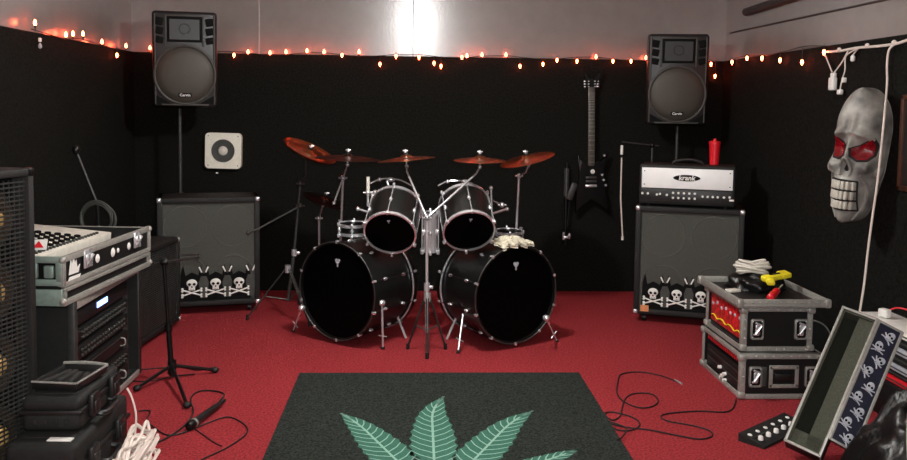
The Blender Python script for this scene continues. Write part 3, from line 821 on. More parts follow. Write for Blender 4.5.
MB('red_plastic').prism([(-.022, .010), (.022, .010), (.0, .040)], 0, .002, TR((0, -.002, 0), (R(90), 0, 0))).build('red_emblem', sg)

# microphone stand with a coiled cable, behind the desk
pb = at(98, 205, 4.66); tpp = at(76, 150, 4.66)
bs = thing('microphone_stand', 'thin black microphone stand behind the mixing desk with its boom pointing up', 'microphone stand', TR((pb.x, 4.66, 0)))
tripod_pole(bs, pb.z, r=.010, spread=.12, hub=.30, m='black_metal', a0=60)
d_ = tpp-V((pb.x, 4.66, pb.z))
MB('steel_bar').tube([(0, 0, pb.z), d_+V((0, 0, pb.z))], .006, 8).build('boom_arm', bs)
MB('black_metal').ball(d_+V((0, 0, pb.z)), .02, (1, 1, 1.4)).build('microphone_clip', bs)
cc = MB('slate')
for k in range(7):
    o_ = V((random.uniform(-.01, .01), -.02-.006*k, random.uniform(-.01, .01)))
    cc.tube([o_+V((.085*math.sin(a_)*(1+.06*math.sin(k)), 0, -.085+.088*math.cos(a_)*(1+.05*math.cos(k*2)))) for a_ in [2*math.pi*i/28 for i in range(28)]], .0038, 6, True)
ob = cc.build('coiled_cable'); ob.location = (pb.x+.02, 4.64, pb.z+.02)
tag(ob, 'coil of dark cable hanging on the stand behind the mixing desk', 'cable')
p = at(105, 209, 4.8)

# ------------------------------------------------------------------ black four-speaker bass cabinet behind the rack
q0, q1 = gr(141, 341, .0), gr(183, 317, .0)
fx = -1.55; cy0, cy1 = 4.84, 5.56
bl = thing('bass_cabinet', 'low black speaker cabinet with a carpeted shell behind the equipment rack', 'speaker cabinet', TR((fx, (cy0+cy1)/2, 0), (0, 0, R(84))))
bw, bd_, bh = cy1-cy0, .42, .58
t = .03; s_ = MB('tolex')
s_.box((0, bd_/2, .03+t/2), (bw, bd_, t), bev=.006).box((0, bd_/2, bh-t/2), (bw, bd_, t), bev=.006)
for q in (-1, 1): s_.box((q*(bw/2-t/2), bd_/2, (bh+.03)/2), (t, bd_, bh-.03), bev=.006)
s_.box((0, bd_-.012, bh/2), (bw-.02, .024, bh-.07)); s_.build('cabinet_shell', bl)
MB('dark').box((0, .05, bh/2+.015), (bw-2*t, .02, bh-.08)).build('baffle', bl)
g_ = MB('steel_bar')
for i in range(36): g_.box((0, .014, .075+(bh-.12)*i/35), (bw-2*t, .004, .005))
for i in range(26): g_.box((-bw/2+t+(bw-2*t)*i/25, .017, bh/2+.015), (.003, .004, bh-.09))
g_.build('mesh_grille', bl, smooth=False)
for q in (-1, 1):
    for zc in (.17, .46):
        M_ = zframe((q*.165, .038, zc), (0, -1, 0))
        MB('plastic').torus(.118, .008, M_, 32, 6).lathe([(.115, .004), (.1, .008), (.04, -.002), (.03, .012), (.001, .016)], M_, 32).build('speaker_cone', bl)
    for zc in (.045, bh-.015): MB('chrome').box((q*(bw/2-.012), .012, zc), (.032, .032, .032), bev=.01).build('corner_cap', bl)
    for sy in (.06, bd_-.06): MB('rubber').cyl((q*(bw/2-.06), sy, 0), (q*(bw/2-.06), sy, .032), .018).build('rubber_foot', bl)

# ------------------------------------------------------------------ front microphone stand with fallen boom
g = gr(172, 379)
ms = thing('microphone_stand', 'black microphone stand on the carpet beside the rack with a short level boom', 'microphone stand', TR((g.x, g.y, 0)))
tp = at(164, 262, g.y+.0); ht = tp.z
lean = tp.x-g.x
MB('black_metal').cyl((0, 0, .02), (lean*.45, 0, ht*.45), .014).cyl((lean*.45, 0, ht*.45), (lean, 0, ht), .009).build('pole', ms)
MB('black_metal').cyl((0, 0, .03), (0, 0, .10), .022).cyl((lean*.43, 0, ht*.42), (lean*.45, 0, ht*.47), .02).build('collar', ms)
for px, py in ((215, 370), (187, 405), (137, 388)):
    e = gr(px, py, .016); q = e-V((g.x, g.y, 0))
    lg = MB('black_metal').tube([(0, 0, .075), q], .009, 8); lo = lg.build('leg', ms)
    MB('rubber').ball(q, .0155, (1.3, 1.3, 1), 10, 8).build('rubber_foot', lo)
e1 = at(200, 257, g.y-.05)-V((g.x, g.y, 0)); e0 = V((lean-.05, .02, ht-.012))
MB('steel_bar').tube([e0, V((lean, 0, ht)), e1], .006, 8).build('boom_arm', ms)
MB('black_metal').ball((lean, 0, ht), .02, (1.2, .8, 1)).build('boom_clamp', ms)
cl = MB('steel_bar').tube([e1+V((-.09, 0, .012)), e1+V((.0, -.01, .016))], .006, 8).tube([e1+V((-.09, 0, -.012)), e1+V((-.01, .0, -.012))], .005, 8); cl.build('microphone_clip', ms)

def cable(name, label, pix, r=.0045, m='rubber', z=None, cat='cable', n=7):
    r *= .8
    zz = z if z is not None else r+.001
    pts = [gr(px, py, zz) for px, py in pix]
    sp = smooth_path(pts, n)
    return tag(MB(m).tube(sp, r, 7).build(name), label, cat)
# handheld microphone lying on the carpet, its lead and other cables
a, b = gr(222, 402, .022), gr(187, 428, .022)
ax = (b-a); mk = thing('microphone', 'black handheld microphone lying on the red carpet by the stand legs', 'microphone', zframe(a, ax, (0, 0, 1)))
L = ax.length
MB('plastic').lathe([(.010, .03), (.013, .05), (.018, L-.075), (.020, L-.06)], None, 20, True, True).build('handle', mk)
MB('black_metal').lathe([(.019, L-.062), (.0215, L-.05), (.0215, L-.03), (.016, L-.012), (.001, L-.008)], None, 20).build('grille_head', mk)
MB('alu').lathe([(.0205, L-.068), (.0215, L-.064), (.0215, L-.056), (.0205, L-.052)], None, 20).build('silver_ring', mk, 'silver ring')
MB('rubber').lathe([(.006, -.03), (.009, -.02), (.011, .03)], None, 14, True, True).build('plug', mk)
cable('microphone_cable', 'black lead running from the fallen microphone past the stand legs', [(220, 401), (224, 394), (215, 391), (200, 391), (191, 398), (193, 412), (186, 424), (170, 436), (145, 449), (125, 462)], .005)
cable('floor_cable', 'thin black cable looping beyond the fallen microphone', [(139, 411), (150, 411), (147, 420), (155, 428), (168, 435), (185, 432), (205, 424), (228, 417), (245, 425), (246, 434), (228, 447), (205, 458), (196, 463)], .004)
cable('floor_cable', 'thin branch of cable beside the looping one near the rug', [(194, 428), (205, 436), (215, 443), (222, 446)], .003)
cable('floor_cable', 'short black cable on the carpet under the microphone stand', [(136, 370), (160, 368), (180, 367), (198, 370), (216, 367)], .004)
cable('floor_cable', 'short straight black cable beside the rack foot', [(133, 381), (150, 381), (175, 376), (195, 374)], .004)
cable('guitar_cable', 'black cable with a metal plug tangled on the carpet beside the rug', [(680, 383), (662, 376), (640, 372), (622, 374), (618, 381), (617, 392), (622, 400), (636, 407), (650, 407), (658, 402), (654, 395), (640, 393), (628, 396), (623, 404), (620, 416), (612, 420), (605, 414), (612, 412), (632, 417), (640, 424), (632, 430), (618, 430), (608, 424)], .0042)
p = gr(682, 384, .006); q = gr(675, 380, .006)
mp = MB('chrome').cyl(q, p, .006, seg=10); tag(mp.build('jack_plug'), 'metal jack plug at the end of the cable tangled beside the rug', 'plug')
cable('power_cable', 'black cable looping from the lower rack case across the carpet to the rug', [(736, 399), (733, 408), (724, 412), (700, 411), (672, 413), (661, 416), (668, 421), (690, 425), (708, 430), (712, 436), (700, 439), (680, 436), (650, 430), (625, 427), (612, 424), (602, 421)], .0042)
cable('power_cable', 'short black lead running onto the edge of the rug', [(608, 421), (626, 428), (622, 437), (617, 440)], .0042, z=.018)

# ------------------------------------------------------------------ rugged cases at the near corner
def rugged(label, x0, x1, y0, y1, z0, z1, lid):
    root = thing('rugged_case', label, 'equipment case', TR(((x0+x1)/2, (y0+y1)/2, z0)), 'rugged plastic cases')
    w, d, h = x1-x0, y1-y0, z1-z0
    b_ = MB('plastic_matte').box((0, 0, h*lid/2), (w, d, h*lid), bev=.022, seg=3)
    for k in range(4):
        b_.box((-w/2+.05+(w-.1)*k/3, -d/2+.002, h*lid/2), (.014, .014, h*lid-.05), bev=.004)
    b_.build('case_body', root)
    l_ = MB('plastic_matte').box((0, 0, h*(1+lid)/2), (w, d, h*(1-lid)), bev=.022, seg=3)
    l_.box((0, 0, h-.002), (w*.72, d*.74, .012), bev=.006); l_.build('lid', root)
    MB('plastic').box((0, 0, h*lid), (w+.014, d+.014, .018), bev=.006).build('rim_seal', root)
    for y in (-d/4, d/4):
        q = MB('plastic').box((w/2+.012, y, h*lid), (.022, .075, .085), bev=.008); q.box((w/2+.022, y, h*lid-.01), (.014, .05, .05), bev=.005); q.build('latch', root)
    MB('plastic').tube(smooth_path([(w/2+.0, -.075, h*lid-.045), (w/2+.035, -.07, h*lid-.05), (w/2+.04, 0, h*lid-.052), (w/2+.035, .07, h*lid-.05), (w/2, .075, h*lid-.045)], 4), .011, 8).build('carry_handle', root)
    return root
rugged('bigger lower black rugged plastic case under another one beside the mesh-fronted cabinet', -1.415, -1.17, 2.95, 3.50, 0, .245, .62)
rugged('smaller black rugged plastic case stacked on top of another, a battery tray on it', -1.40, -1.19, 3.05, 3.46, .255, .378, .58)
ty = thing('tool_tray', 'open shallow black tray with a pale worn rim on top of the stacked cases', 'tray', TR((-1.29, 3.22, .385), (0, 0, R(-8))))
ww, dd = .17, .22
MB('plastic').box((0, 0, .006), (ww*.9, dd*.9, .012)).build('tray_floor', ty)
rm = MB('plastic')
for x in (-1, 1): rm.box((x*ww/2*.95, 0, .02), (.016, dd, .03), rot=(0, R(14*x), 0), bev=.005)
for y in (-1, 1): rm.box((0, y*dd/2*.95, .02), (ww, .016, .03), rot=(R(-14*y), 0, 0), bev=.005)
rm.build('tray_wall', ty)
MB('alu').tube(smooth_path([(-ww/2-.004, dd/2+.0, .034), (0, dd/2+.004, .038), (ww/2+.004, dd/2, .034)], 5), .008).tube([(ww/2+.004, -dd/2, .034), (ww/2+.004, dd/2, .034)], .004).tube([(-ww/2, -dd/2-.004, .033), (ww/2, -dd/2-.004, .033)], .004).build('worn_rim', ty, 'pale worn rim')
for k in range(4): MB('steel_bar').box((-.054+.036*k, .0+.01*(k % 2), .018), (.02, .15-.02*k, .014), rot=(0, 0, R(10*(k-1))), bev=.004).build('divider', ty)
p = gr(70, 431, .246)
tag(MB('white').box((p.x, 3.0, .248), (.085, .028, .004), rot=(0, 0, R(-3))).build('paper_strip'), 'white paper strip lying on the lid of the lower rugged case', 'paper')
# bundle of white cable beside the cases
wb = MB('white_cord'); base = gr(128, 452, .0); base = V((-1.06, 3.25, 0))
for k in range(16):
    zc = .02+.012*(k % 8); o_ = V((random.uniform(-.02, .02), random.uniform(-.03, .03), zc)); sc_ = random.uniform(.8, 1.1)
    wb.tube(smooth_path([o_+V((.042*math.cos(a_)*sc_+.015*math.sin(a_*2+k), .16*math.sin(a_)*sc_, .02*math.sin(a_*3+k)+ .03*(math.sin(a_)+1)*.6)) for a_ in [2*math.pi*i/12 for i in range(12)]], 3, True), .0065, 6, True)
ob = wb.build('cable_bundle'); ob.location = base; tag(ob, 'loose bundle of white cable on the carpet beside the rugged cases', 'cable')
q = MB('white_cord').tube(smooth_path([at(127, 388, 3.36), at(132, 398, 3.36), at(136, 415, 3.36), at(135, 435, 3.36), at(133, 452, 3.36)], 6), .004)
tag(q.build('lead'), 'thin pinkish white lead curving down from the stacked cases to the carpet', 'cable')

# ------------------------------------------------------------------ white square wall speaker
c = at(224.5, 150.5, YB-.0)
ws = thing('wall_speaker', 'white square wall speaker with a dark round centre on the black back wall', 'wall speaker', TR((c.x, YB, c.z), (0, R(1.0), 0)))
sz = .272
bb = bmesh.new(); bmesh.ops.create_cube(bb, size=1)
for v in bb.verts: v.co = V((v.co.x*sz, v.co.y*.05, v.co.z*sz))
bmesh.ops.bevel(bb, geom=[e_ for e_ in bb.edges if abs((e_.verts[0].co-e_.verts[1].co).y) > .01], offset=.03, segments=5, affect='EDGES', profile=.5)
MB('cream').bm(bb, TR((0, -.025, 0))).build('square_plate', ws)
Mq = zframe((0, -.051, 0), (0, -1, 0))
MB('slate').lathe([(.088, .0), (.086, .006), (.07, .004), (.045, .002), (.036, .003)], Mq, 40).build('cone_ring', ws)
MB('offwhite').lathe([(.036, .002), (.03, .010), (.015, .014), (.001, .015)], Mq, 28).build('centre_cap', ws)
for x in (-1, 1):
    for z in (-1, 1): MB('steel_bar').cyl((x*.112, -.05, z*.112), (x*.112, -.053, z*.112), .004, seg=8).build('screw', ws)
p = at(217, 173, YB-.003)
tag(MB('white').box(p, (.018, .006, .010), bev=.002).build('wall_switch'), 'tiny white switch on the back wall below the square speaker', 'switch')

# ------------------------------------------------------------------ electric guitar hung on the back wall
hp_ = at(588, 86, YB-.07); bp_ = at(590, 177, YB-.06)
sc = (hp_.z-bp_.z)
gt = thing('electric_guitar', 'black pointed electric guitar hanging by its headstock on the back wall', 'guitar', TR((bp_.x, YB-.06, bp_.z), (0, R(-1.2), 0)))
Mg = Euler((R(90), 0, 0)).to_matrix().to_4x4()
body = [(-.035, .10), (-.07, .115), (-.105, .19), (-.09, .06), (-.085, .0), (-.11, -.10), (-.125, -.285), (-.07, -.21), (0, -.16), (.07, -.21), (.15, -.285), (.11, -.10), (.085, .0), (.10, .07), (.14, .19), (.07, .115), (.035, .10)]
bb = bmesh.new(); vs0 = [bb.verts.new((x, y, 0)) for x, y in body]; vs1 = [bb.verts.new((x, y, .04)) for x, y in body]
bb.faces.new(vs0[::-1]); bb.faces.new(vs1)
for k in range(len(body)): bb.faces.new([vs0[k], vs0[(k+1) % len(body)], vs1[(k+1) % len(body)], vs1[k]])
bmesh.ops.bevel(bb, geom=[e_ for e_ in bb.edges], offset=.006, segments=2, affect='EDGES', profile=.5)
MB('gloss_black').bm(bb, Mg).build('body', gt)
nk = MB('fret_wood').box((0, -.045, .09+(sc-.10)/2), (.050, .022, sc-.10), bev=.006); no = nk.build('neck', gt)
fr_ = MB('alu')
for k in range(20): fr_.box((0, -.0565, .12+(sc-.16)*(1-.5**(k/11))/(1-.5**(20/11))), (.048, .002, .003))
fr_.build('frets', no)
hs = MB('gloss_black').prism([(-.028, sc-.03), (.028, sc-.03), (.045, sc+.03), (.075, sc+.12), (.012, sc+.05), (-.012, sc+.055), (-.06, sc+.11), (-.042, sc+.03)], .03, .048, Mg); hso = hs.build('headstock', gt)
for s_ in (-1, 1):
    for k in range(3):
        MB('chrome').cyl((s_*.024, -.048, sc-.005+.02*k), (s_*.024, -.058, sc-.005+.02*k), .005, seg=8).box((s_*.05, -.04, sc-.005+.02*k), (.018, .008, .010), bev=.003).build('tuning_peg', hso)
MB('white').lathe([(.018, .0), (.016, .004), (.001, .005)], zframe((.012, -.042, .045), (0, -1, 0)), 20).build('round_inlay', gt, 'white round marker')
for z in (.0, -.03): MB('steel_bar').box((0, -.043, z), (.085, .012, .018), bev=.004).build('pickup', gt)
MB('chrome').box((0, -.046, -.065), (.09, .014, .02), bev=.004).build('bridge', gt)
for x, z in ((.105, .02), (.12, -.02), (.14, -.06), (.125, .17)): MB('chrome').cyl((x*.8, -.038, z), (x*.8, -.056, z), .009, seg=12).build('control_knob', gt)
st_ = MB('steel_bar')
for k in range(6): st_.tube([(-.018+.0072*k, -.06, -.065), (-.018+.0072*k, -.06, sc)], .0006, 4)
st_.build('strings', gt)
MB('black_metal').cyl((0, 0.05, sc+.0), (0, -.03, sc+.0), .010).build('wall_hook', gt)
# slim second guitar seen from its edge
p0 = at(565, 246, YB-.05); p1 = at(564, 163, YB-.05); hL = p1.z-p0.z
sb = thing('folded_stand', 'slim dark folded stand hanging on the back wall beside the guitar', 'stand', TR((p0.x, YB-.05, p0.z)))
MB('black_metal').cyl((0, 0, .0), (0, 0, hL), .011).cyl((0, .055, hL-.03), (0, -.012, hL-.03), .007).build('pole', sb)
MB('steel_bar').cyl((0, 0, hL-.26), (0, 0, hL-.04), .022).build('sleeve', sb)
MB('chrome').cyl((-.012, 0, .05), (-.012, 0, .11), .011).ball((.03, -.01, .08), .016, (.8, .8, 1.6)).box((.012, -.006, .07), (.05, .014, .02), bev=.004).build('clutch', sb)
for k in (-1, 1): MB('black_metal').tube([(.012*k, -.015, .14), (.026*k, -.015, hL-.3)], .008).build('folded_leg', sb)
MB('steel_bar').box((.04, -.02, hL-.22), (.05, .03, .14), rot=(0, R(20), 0), bev=.01).build('cradle', sb)

# boom stand behind the amplifier with a white microphone hanging from it
sx0 = at(654, 145, 6.28); bs = thing('boom_stand', 'thin black boom stand behind the amplifier reaching towards the hanging guitar', 'microphone stand', TR((sx0.x-.03, 6.22, 0)))
zt2 = sx0.z
tripod_pole(bs, zt2, r=.011, spread=.13, hub=.25, a0=90, m='steel_bar')
e = at(622, 142, 6.2)-V((sx0.x-.03, 6.22, 0)); 
MB('steel_bar').tube([(.05, 0, zt2-.003), (0, 0, zt2), e], .006, 8).build('boom_arm', bs)
MB('black_metal').ball((0, 0, zt2), .02).build('boom_clamp', bs)
ep = at(622, 144, 6.2)
wm = thing('hanging_microphone', 'slim white microphone hanging from the boom beside the amplifier', 'microphone', TR(ep))
MB('white').cyl((0, 0, -.01), (0, 0, -.078), .010, seg=14).build('barrel', wm)
MB('black_metal').cyl((0, 0, -.078), (0, 0, -.10), .009, seg=12).build('connector', wm)
pts = [ep+V((0, 0, -.1))] + [at(x, y, 6.2) for x, y in ((621.5, 165), (621, 185), (620.8, 200), (621.5, 215), (622.5, 236))]
q = MB('white_cord').tube(smooth_path(pts, 5), .0055, 8).cyl(pts[-1], pts[-1]+V((0, 0, -.03)), .010, seg=10)
tag(q.build('microphone_cable'), 'pale cable hanging straight down from the white microphone', 'cable')

# ------------------------------------------------------------------ rack flight cases
def flight_case(label, M, wx, dy, h, gear, handle=True, tray=False):
    """rack opening on -x, latched side on -y; origin at the base middle"""
    root = thing('flight_case', label, 'flight case', M, 'stacked flight cases')
    b_ = MB('case_black'); t = .012
    b_.box((.0, -dy/2+t/2+.003, h/2), (wx-.008, t, h-.01)).box((0, dy/2-t/2-.003, h/2), (wx-.008, t, h-.01)).box((0, 0, t/2+.004), (wx-.008, dy-.008, t)).box((0, 0, h-t/2-.004), (wx-.008, dy-.008, t)).box((wx/2-t/2-.003, 0, h/2), (t, dy-.008, h-.01))
    b_.box((.03, 0, h/2), (wx-.10, dy-.05, h-.04)); b_.build('case_body', root)
    e_ = MB('alu'); k = .026
    for z in (k/2, h-k/2):
        for y in (-1, 1): e_.box((0, y*(dy/2-.002), z), (wx, .010, k), bev=.003)
        for x in (-1, 1): e_.box((x*(wx/2-.002), 0, z), (.010, dy, k), bev=.003)
    for z in (.003, h-.003):
        for y in (-1, 1): e_.box((0, y*(dy/2-k/2), z), (wx, k, .006))
    for x in (-1, 1):
        for y in (-1, 1):
            e_.box((x*(wx/2-k/2), y*(dy/2-.002), h/2), (k, .010, h), bev=.003).box((x*(wx/2-.002), y*(dy/2-k/2), h/2), (.010, k, h), bev=.003)
    e_.mat('chrome')
    for i in range(9):
        for z in (k/2, h-k/2):
            e_.ball((-wx/2+.03+(wx-.06)*i/8, -dy/2-.006, z), .0045, u=8, v=6)
    for z in (h*.3, h*.5, h*.7):
        for x in (-1, 1): e_.ball((x*(wx/2-k/2), -dy/2-.006, z), .0045, u=8, v=6)
    e_.build('case_edging', root)
    for x in (-1, 1):
        for y in (-1, 1):
            for z in (.019, h-.019): MB('alu').box((x*(wx/2-.008), y*(dy/2-.008), z), (.042, .042, .036), bev=.012, seg=3).build('corner', root)
    for x in (-wx/2+.075, wx/2-.06):
        lh_ = .105 if h > .22 else .09
        q = MB('alu').box((x, -dy/2-.004, h/2), (.066, .010, lh_), bev=.01)
        q.mat('dark').box((x, -dy/2-.0075, h/2), (.050, .006, lh_-.018), bev=.004)
        q.mat('chrome').box((x, -dy/2-.012, h/2), (.024, .012, .05), bev=.005).box((x+.004, -dy/2-.012, h/2+.028), (.036, .008, .012), rot=(0, R(20), 0), bev=.003).box((x-.006, -dy/2-.012, h/2-.026), (.030, .008, .010), bev=.003)
        for a_ in (-.022, .022):
            for c_ in (-.04, .04): q.ball((x+a_, -dy/2-.009, h/2+c_), .004, u=8, v=6)
        q.cyl((x-.012, -dy/2-.02, h/2-.02), (x+.016, -dy/2-.02, h/2+.02), .006, seg=8)
        q.build('butterfly_latch', root)
    if handle:
        q = MB('alu')
        for (c, s_) in (((.0, h/2+.048), (.15, .02)), ((.0, h/2-.048), (.15, .02)), ((-.066, h/2), (.02, .11)), ((.066, h/2), (.02, .11))):
            q.box((c[0]+.01, -dy/2-.003, c[1]), (s_[0], .009, s_[1]), bev=.003)
        for i in range(6):
            for z in (-.048, .048): q.ball((-.05+.024*i, -dy/2-.009, h/2+z), .004, u=8, v=6)
        ho = q.build('handle_dish', root)
        MB('plastic').box((.01, -dy/2-.006, h/2), (.10, .016, .036), bev=.006).build('grip', ho)
        MB('slate').box((-.095, -dy/2-.003, h/2), (.034, .007, .10), bev=.003).build('side_plate', root)
    for z, hg, kind in gear:
        u_ = MB('red_panel' if kind == 'red' else 'case_black').box((-wx/2+.07, 0, z), (.11, dy-.07, hg-.006), bev=.003); uo = u_.build('rack_unit', root, 'red and white patterned rack unit' if kind == 'red' else None)
        xf = -wx/2+.014
        if kind == 'red':
            q = MB('yellow')
            q.tube(smooth_path([(xf, dy/2-.05-(dy-.1)*i/10, z-hg*.30+.008*math.sin(i*2.2)) for i in range(11)], 3), .004, 6); q.build('yellow_stripe', uo)
            for i in range(7): MB('pale').ball((xf, -dy/2+.07+(dy-.14)*i/6, z+hg*.15+.012*math.sin(i*3)), .010, (.5, 1.3, 1), 8, 6).build('button', uo)
        elif kind == 'vent':
            q = MB('red_plastic')
            for i in range(18): q.box((xf, -dy/2+.06+(dy-.12)*i/17, z), (.006, .008, hg*.5), bev=.001)
            q.build('vent_row', uo)
        elif kind == 'plugs':
            MB('steel_bar').tube([(xf, -dy/2+.06, z+.02), (xf, -.02, z+.02)], .004, 6).tube([(xf, .05, z+.02), (xf, dy/2-.06, z+.02)], .004, 6).build('panel_groove', uo)
            for (y, dz) in ((.02, .02), (-.05, .005), (-.02, -.012), (-.055, -.028), (-.005, -.03)):
                MB('white').cyl((xf, y, z+dz), (xf-.018, y, z+dz), .010, .008, 12).build('plug', uo)
        else:
            MB('steel_bar').tube([(xf, -dy/2+.07, z), (xf, dy/2-.07, z)], .004, 6).build('panel_groove', uo)
    return root
# placed by the front corners on the carpet
fa, fb, fc = gr(738, 399), gr(703, 365), gr(812, 396)
X0 = (fa.x+fb.x)/2; Y0 = fa.y; Y1 = fb.y
lw, ld, lh = .42, Y1-Y0, .235
lh = at(738, 354, Y0).z
FC1 = flight_case('low black flight case with aluminium edges standing on the red carpet, another stacked on it', TR((X0+lw/2, (Y0+Y1)/2, 0)), lw, ld, lh, [(lh*.80, .05, 'vent'), (lh*.5, .06, 'plain'), (lh*.22, .075, 'plugs')], True)
ufx = at(742, 352, Y0+.02).x
uh = at(742, 307, Y0+.02).z-lh-.004
uw = .36
FC2 = flight_case('taller black flight case stacked on the low one, its lid heaped with tools and cables', TR((ufx+uw/2, (Y0+Y1)/2+.01, lh+.004)), uw, ld-.04, uh, [(uh*.55, uh*.72, 'red'), (uh*.12, .04, 'plain')], False)
# tray-like lid
tz = lh+.006+uh; tw_, td_ = uw+.10, ld+.03
tl = thing('case_lid', 'upturned aluminium-edged case lid lying on the stacked flight cases as a tray', 'case lid', TR((ufx+uw/2+.012, (Y0+Y1)/2-.0, tz+.001)))
MB('case_black').box((0, 0, .006), (tw_-.01, td_-.01, .010)).build('lid_panel', tl)
e_ = MB('alu')
for y in (-1, 1): e_.box((0, y*(td_/2-.006), .022), (tw_, .012, .042), bev=.003); e_.box((0, y*(td_/2-.0), .012), (tw_+.006, .010, .010), bev=.002)
for x in (-1, 1): e_.box((x*(tw_/2-.006), 0, .022), (.012, td_, .042), bev=.003)
for i in range(12): e_.ball((-tw_/2+.03+(tw_-.06)*i/11, -td_/2-.003, .028), .004, u=8, v=6)
e_.build('lid_edging', tl)
for x in (-1, 1):
    for y in (-1, 1): MB('alu').box((x*(tw_/2-.008), y*(td_/2-.008), .022), (.034, .034, .046), bev=.01).build('corner', tl)
T0 = tl.matrix_world.copy()
def on_tray(x, y, z=.012, rot=(0, 0, 0)): return T0 @ TR((x, y, z), rot)
# things on it
random.seed(5)
wc = MB('offwhite')
for k in range(9):
    oz = .012+.013*(k//2); sc_ = random.uniform(.7, 1.1); ph = random.uniform(0, 6)
    wc.tube(smooth_path([V((.085*math.cos(a_)*sc_+.012*math.sin(3*a_+ph), .05*math.sin(a_)*sc_+.01*math.cos(2*a_+ph), oz+.010*math.sin(2*a_+ph))) for a_ in [2*math.pi*i/10 for i in range(10)]], 4, True), .007, 6, True)
ob = wc.build('cable_coil'); ob.matrix_world = on_tray(.0, .12, .092); tag(ob, 'tangled coil of off-white cable on top of the tool heap on the flight cases', 'cable')
bg = MB('leather'); bb = bmesh.new(); bmesh.ops.create_icosphere(bb, subdivisions=4, radius=1)
for v in bb.verts:
    n_ = noise.noise(v.co*2.3)*.28+noise.noise(v.co*5)*.10
    v.co = V((v.co.x*.145*(1+n_), v.co.y*.14*(1+n_), max(-.02, v.co.z*.075*(1+n_))))
ob = bg.bm(bb).build('tool_bag', None, ang=180); ob.matrix_world = on_tray(.03, .12, .033); tag(ob, 'soft black bag slumped on the flight case lid under the cable and tools', 'bag')
yt = thing('yellow_tool', 'bright yellow hand tool with two grips lying on the black bag', 'tool', on_tray(.065, -.02, .085, (R(8), R(-6), R(14))) @ Matrix.Scale(1.25, 4))
MB('yellow').box((0, 0, .014), (.12, .034, .026), bev=.009, seg=3).box((-.045, -.03, .012), (.034, .055, .022), rot=(0, 0, R(-25)), bev=.008).build('grip', yt)
MB('yellow').box((.05, .004, .016), (.045, .05, .022), bev=.006).build('head', yt)
MB('dark').box((0, -.001, .028), (.05, .012, .004), bev=.001).build('slot', yt)
rs = thing('screwdriver', 'red-handled screwdriver lying near the front rim of the case lid', 'tool', zframe(T0 @ V((-.05, -.24, .036)), (.10, .13, .02)) @ Matrix.Scale(1.4, 4))
MB('red_plastic').lathe([(.008, 0), (.014, .006), (.015, .05), (.011, .07), (.014, .085), (.010, .10)], None, 14, True, True).build('handle', rs)
MB('chrome').cyl((0, 0, .1), (0, 0, .17), .0035, seg=8).build('shaft', rs)
for k, (x, y, a_) in enumerate(((.135, -.25, 4), (.15, -.215, 10))):
    q = MB('chrome').cyl((-.07, 0, .008), (.05, 0, .008), .006, seg=8).ball((.055, 0, .009), .010, (1, 1, .7))
    ob = q.build('spanner'); ob.matrix_world = on_tray(x, y, .012, (0, 0, R(a_)))
    tag(ob, ('chrome rod-like tool next to the red screwdriver on the case lid', 'chrome rod-like tool nearest the lid corner beyond the red screwdriver')[k], 'tool')
q = MB('offwhite').box((0, 0, .008), (.07, .05, .014), rot=(0, 0, .3), bev=.005)
ob = q.build('tape_box'); ob.matrix_world = on_tray(-.14, .02, .012); tag(ob, 'small pale box in the near corner of the case lid', 'box')

# ------------------------------------------------------------------ leaning open trunk with skull-patterned side
BRc = gr(818, 468, .012); BL = at(785, 449, BRc.y+.09); A = at(843, 316, BRc.y+.30)
ln = (A-BL); LL = ln.length; ln.normalize()                                   # up along the trunk
wv = BRc-BL; wv -= ln*wv.dot(ln); Wd = wv.length; wv.normalize(); nv = wv.cross(ln).normalized()
Dp = .085
Mt = Matrix((wv, ln, nv)).transposed().to_4x4(); Mt.translation = BL             # local x across, y along, z out of the opening
Mt.translation.z += max(0, .006-min((Mt @ V((x, 0, z))).z for x in (0, Wd) for z in (0, -Dp-.01)))
tk = thing('trunk', 'open hard case with dark lining and a skull-patterned lid flap leaning beside the flight cases', 'case', Mt)
MB('lining_dark').box((Wd/2, LL/2, -Dp+.008), (Wd, LL, .012)).build('back_panel', tk)
MB('lining').box((Wd-.008, LL/2, -Dp/2), (.010, LL-.02, Dp-.01)).box((.008, LL/2, -Dp/2), (.010, LL-.02, Dp-.01)).box((Wd/2, .008, -Dp/2), (Wd-.02, .010, Dp-.01)).box((Wd/2, LL-.008, -Dp/2), (Wd-.02, .010, Dp-.01)).build('lining', tk)
MB('lining').box((Wd-.036, LL/2, -.032), (.062, LL-.02, .03)).box((Wd/2, .036, -.032), (Wd-.02, .062, .03)).build('foam_ledge', tk, 'grey foam strip along the inside')
MB('case_black').box((-.002, LL/2, -Dp/2), (.010, LL, Dp)).box((Wd+.002, LL/2, -Dp/2), (.010, LL, Dp)).box((Wd/2, -.002, -Dp/2), (Wd, .010, Dp)).box((Wd/2, LL+.002, -Dp/2), (Wd, .010, Dp)).box((Wd/2, LL/2, -Dp-.002), (Wd, LL, .01)).build('outer_shell', tk)
e_ = MB('alu'); k = .0065
for x in (0, Wd):
    for z in (0, -Dp): e_.box((x, LL/2, z), (k*1.6, LL+.012, k*1.6), bev=.002)
for y in (0, LL):
    for z in (0, -Dp): e_.box((Wd/2, y, z), (Wd+.012, k*1.6, k*1.6), bev=.002)
for x in (0, Wd):
    for y in (0, LL): e_.box((x, y, -Dp/2), (k*1.6, k*1.6, Dp), bev=.002)
e_.build('edging', tk)
Fw = .10                                                                      # lid flap hinged along the near rim
fl = MB('navy'); fl.M = TR((Wd+.010, 0, -.002), (0, R(24), 0))
F0 = .085; FL = LL-F0; fl.box((Fw/2, F0+FL/2, -.02), (Fw, FL, .036))
fo = fl.build('lid_flap', tk, 'dark blue lid flap printed with pale skulls')
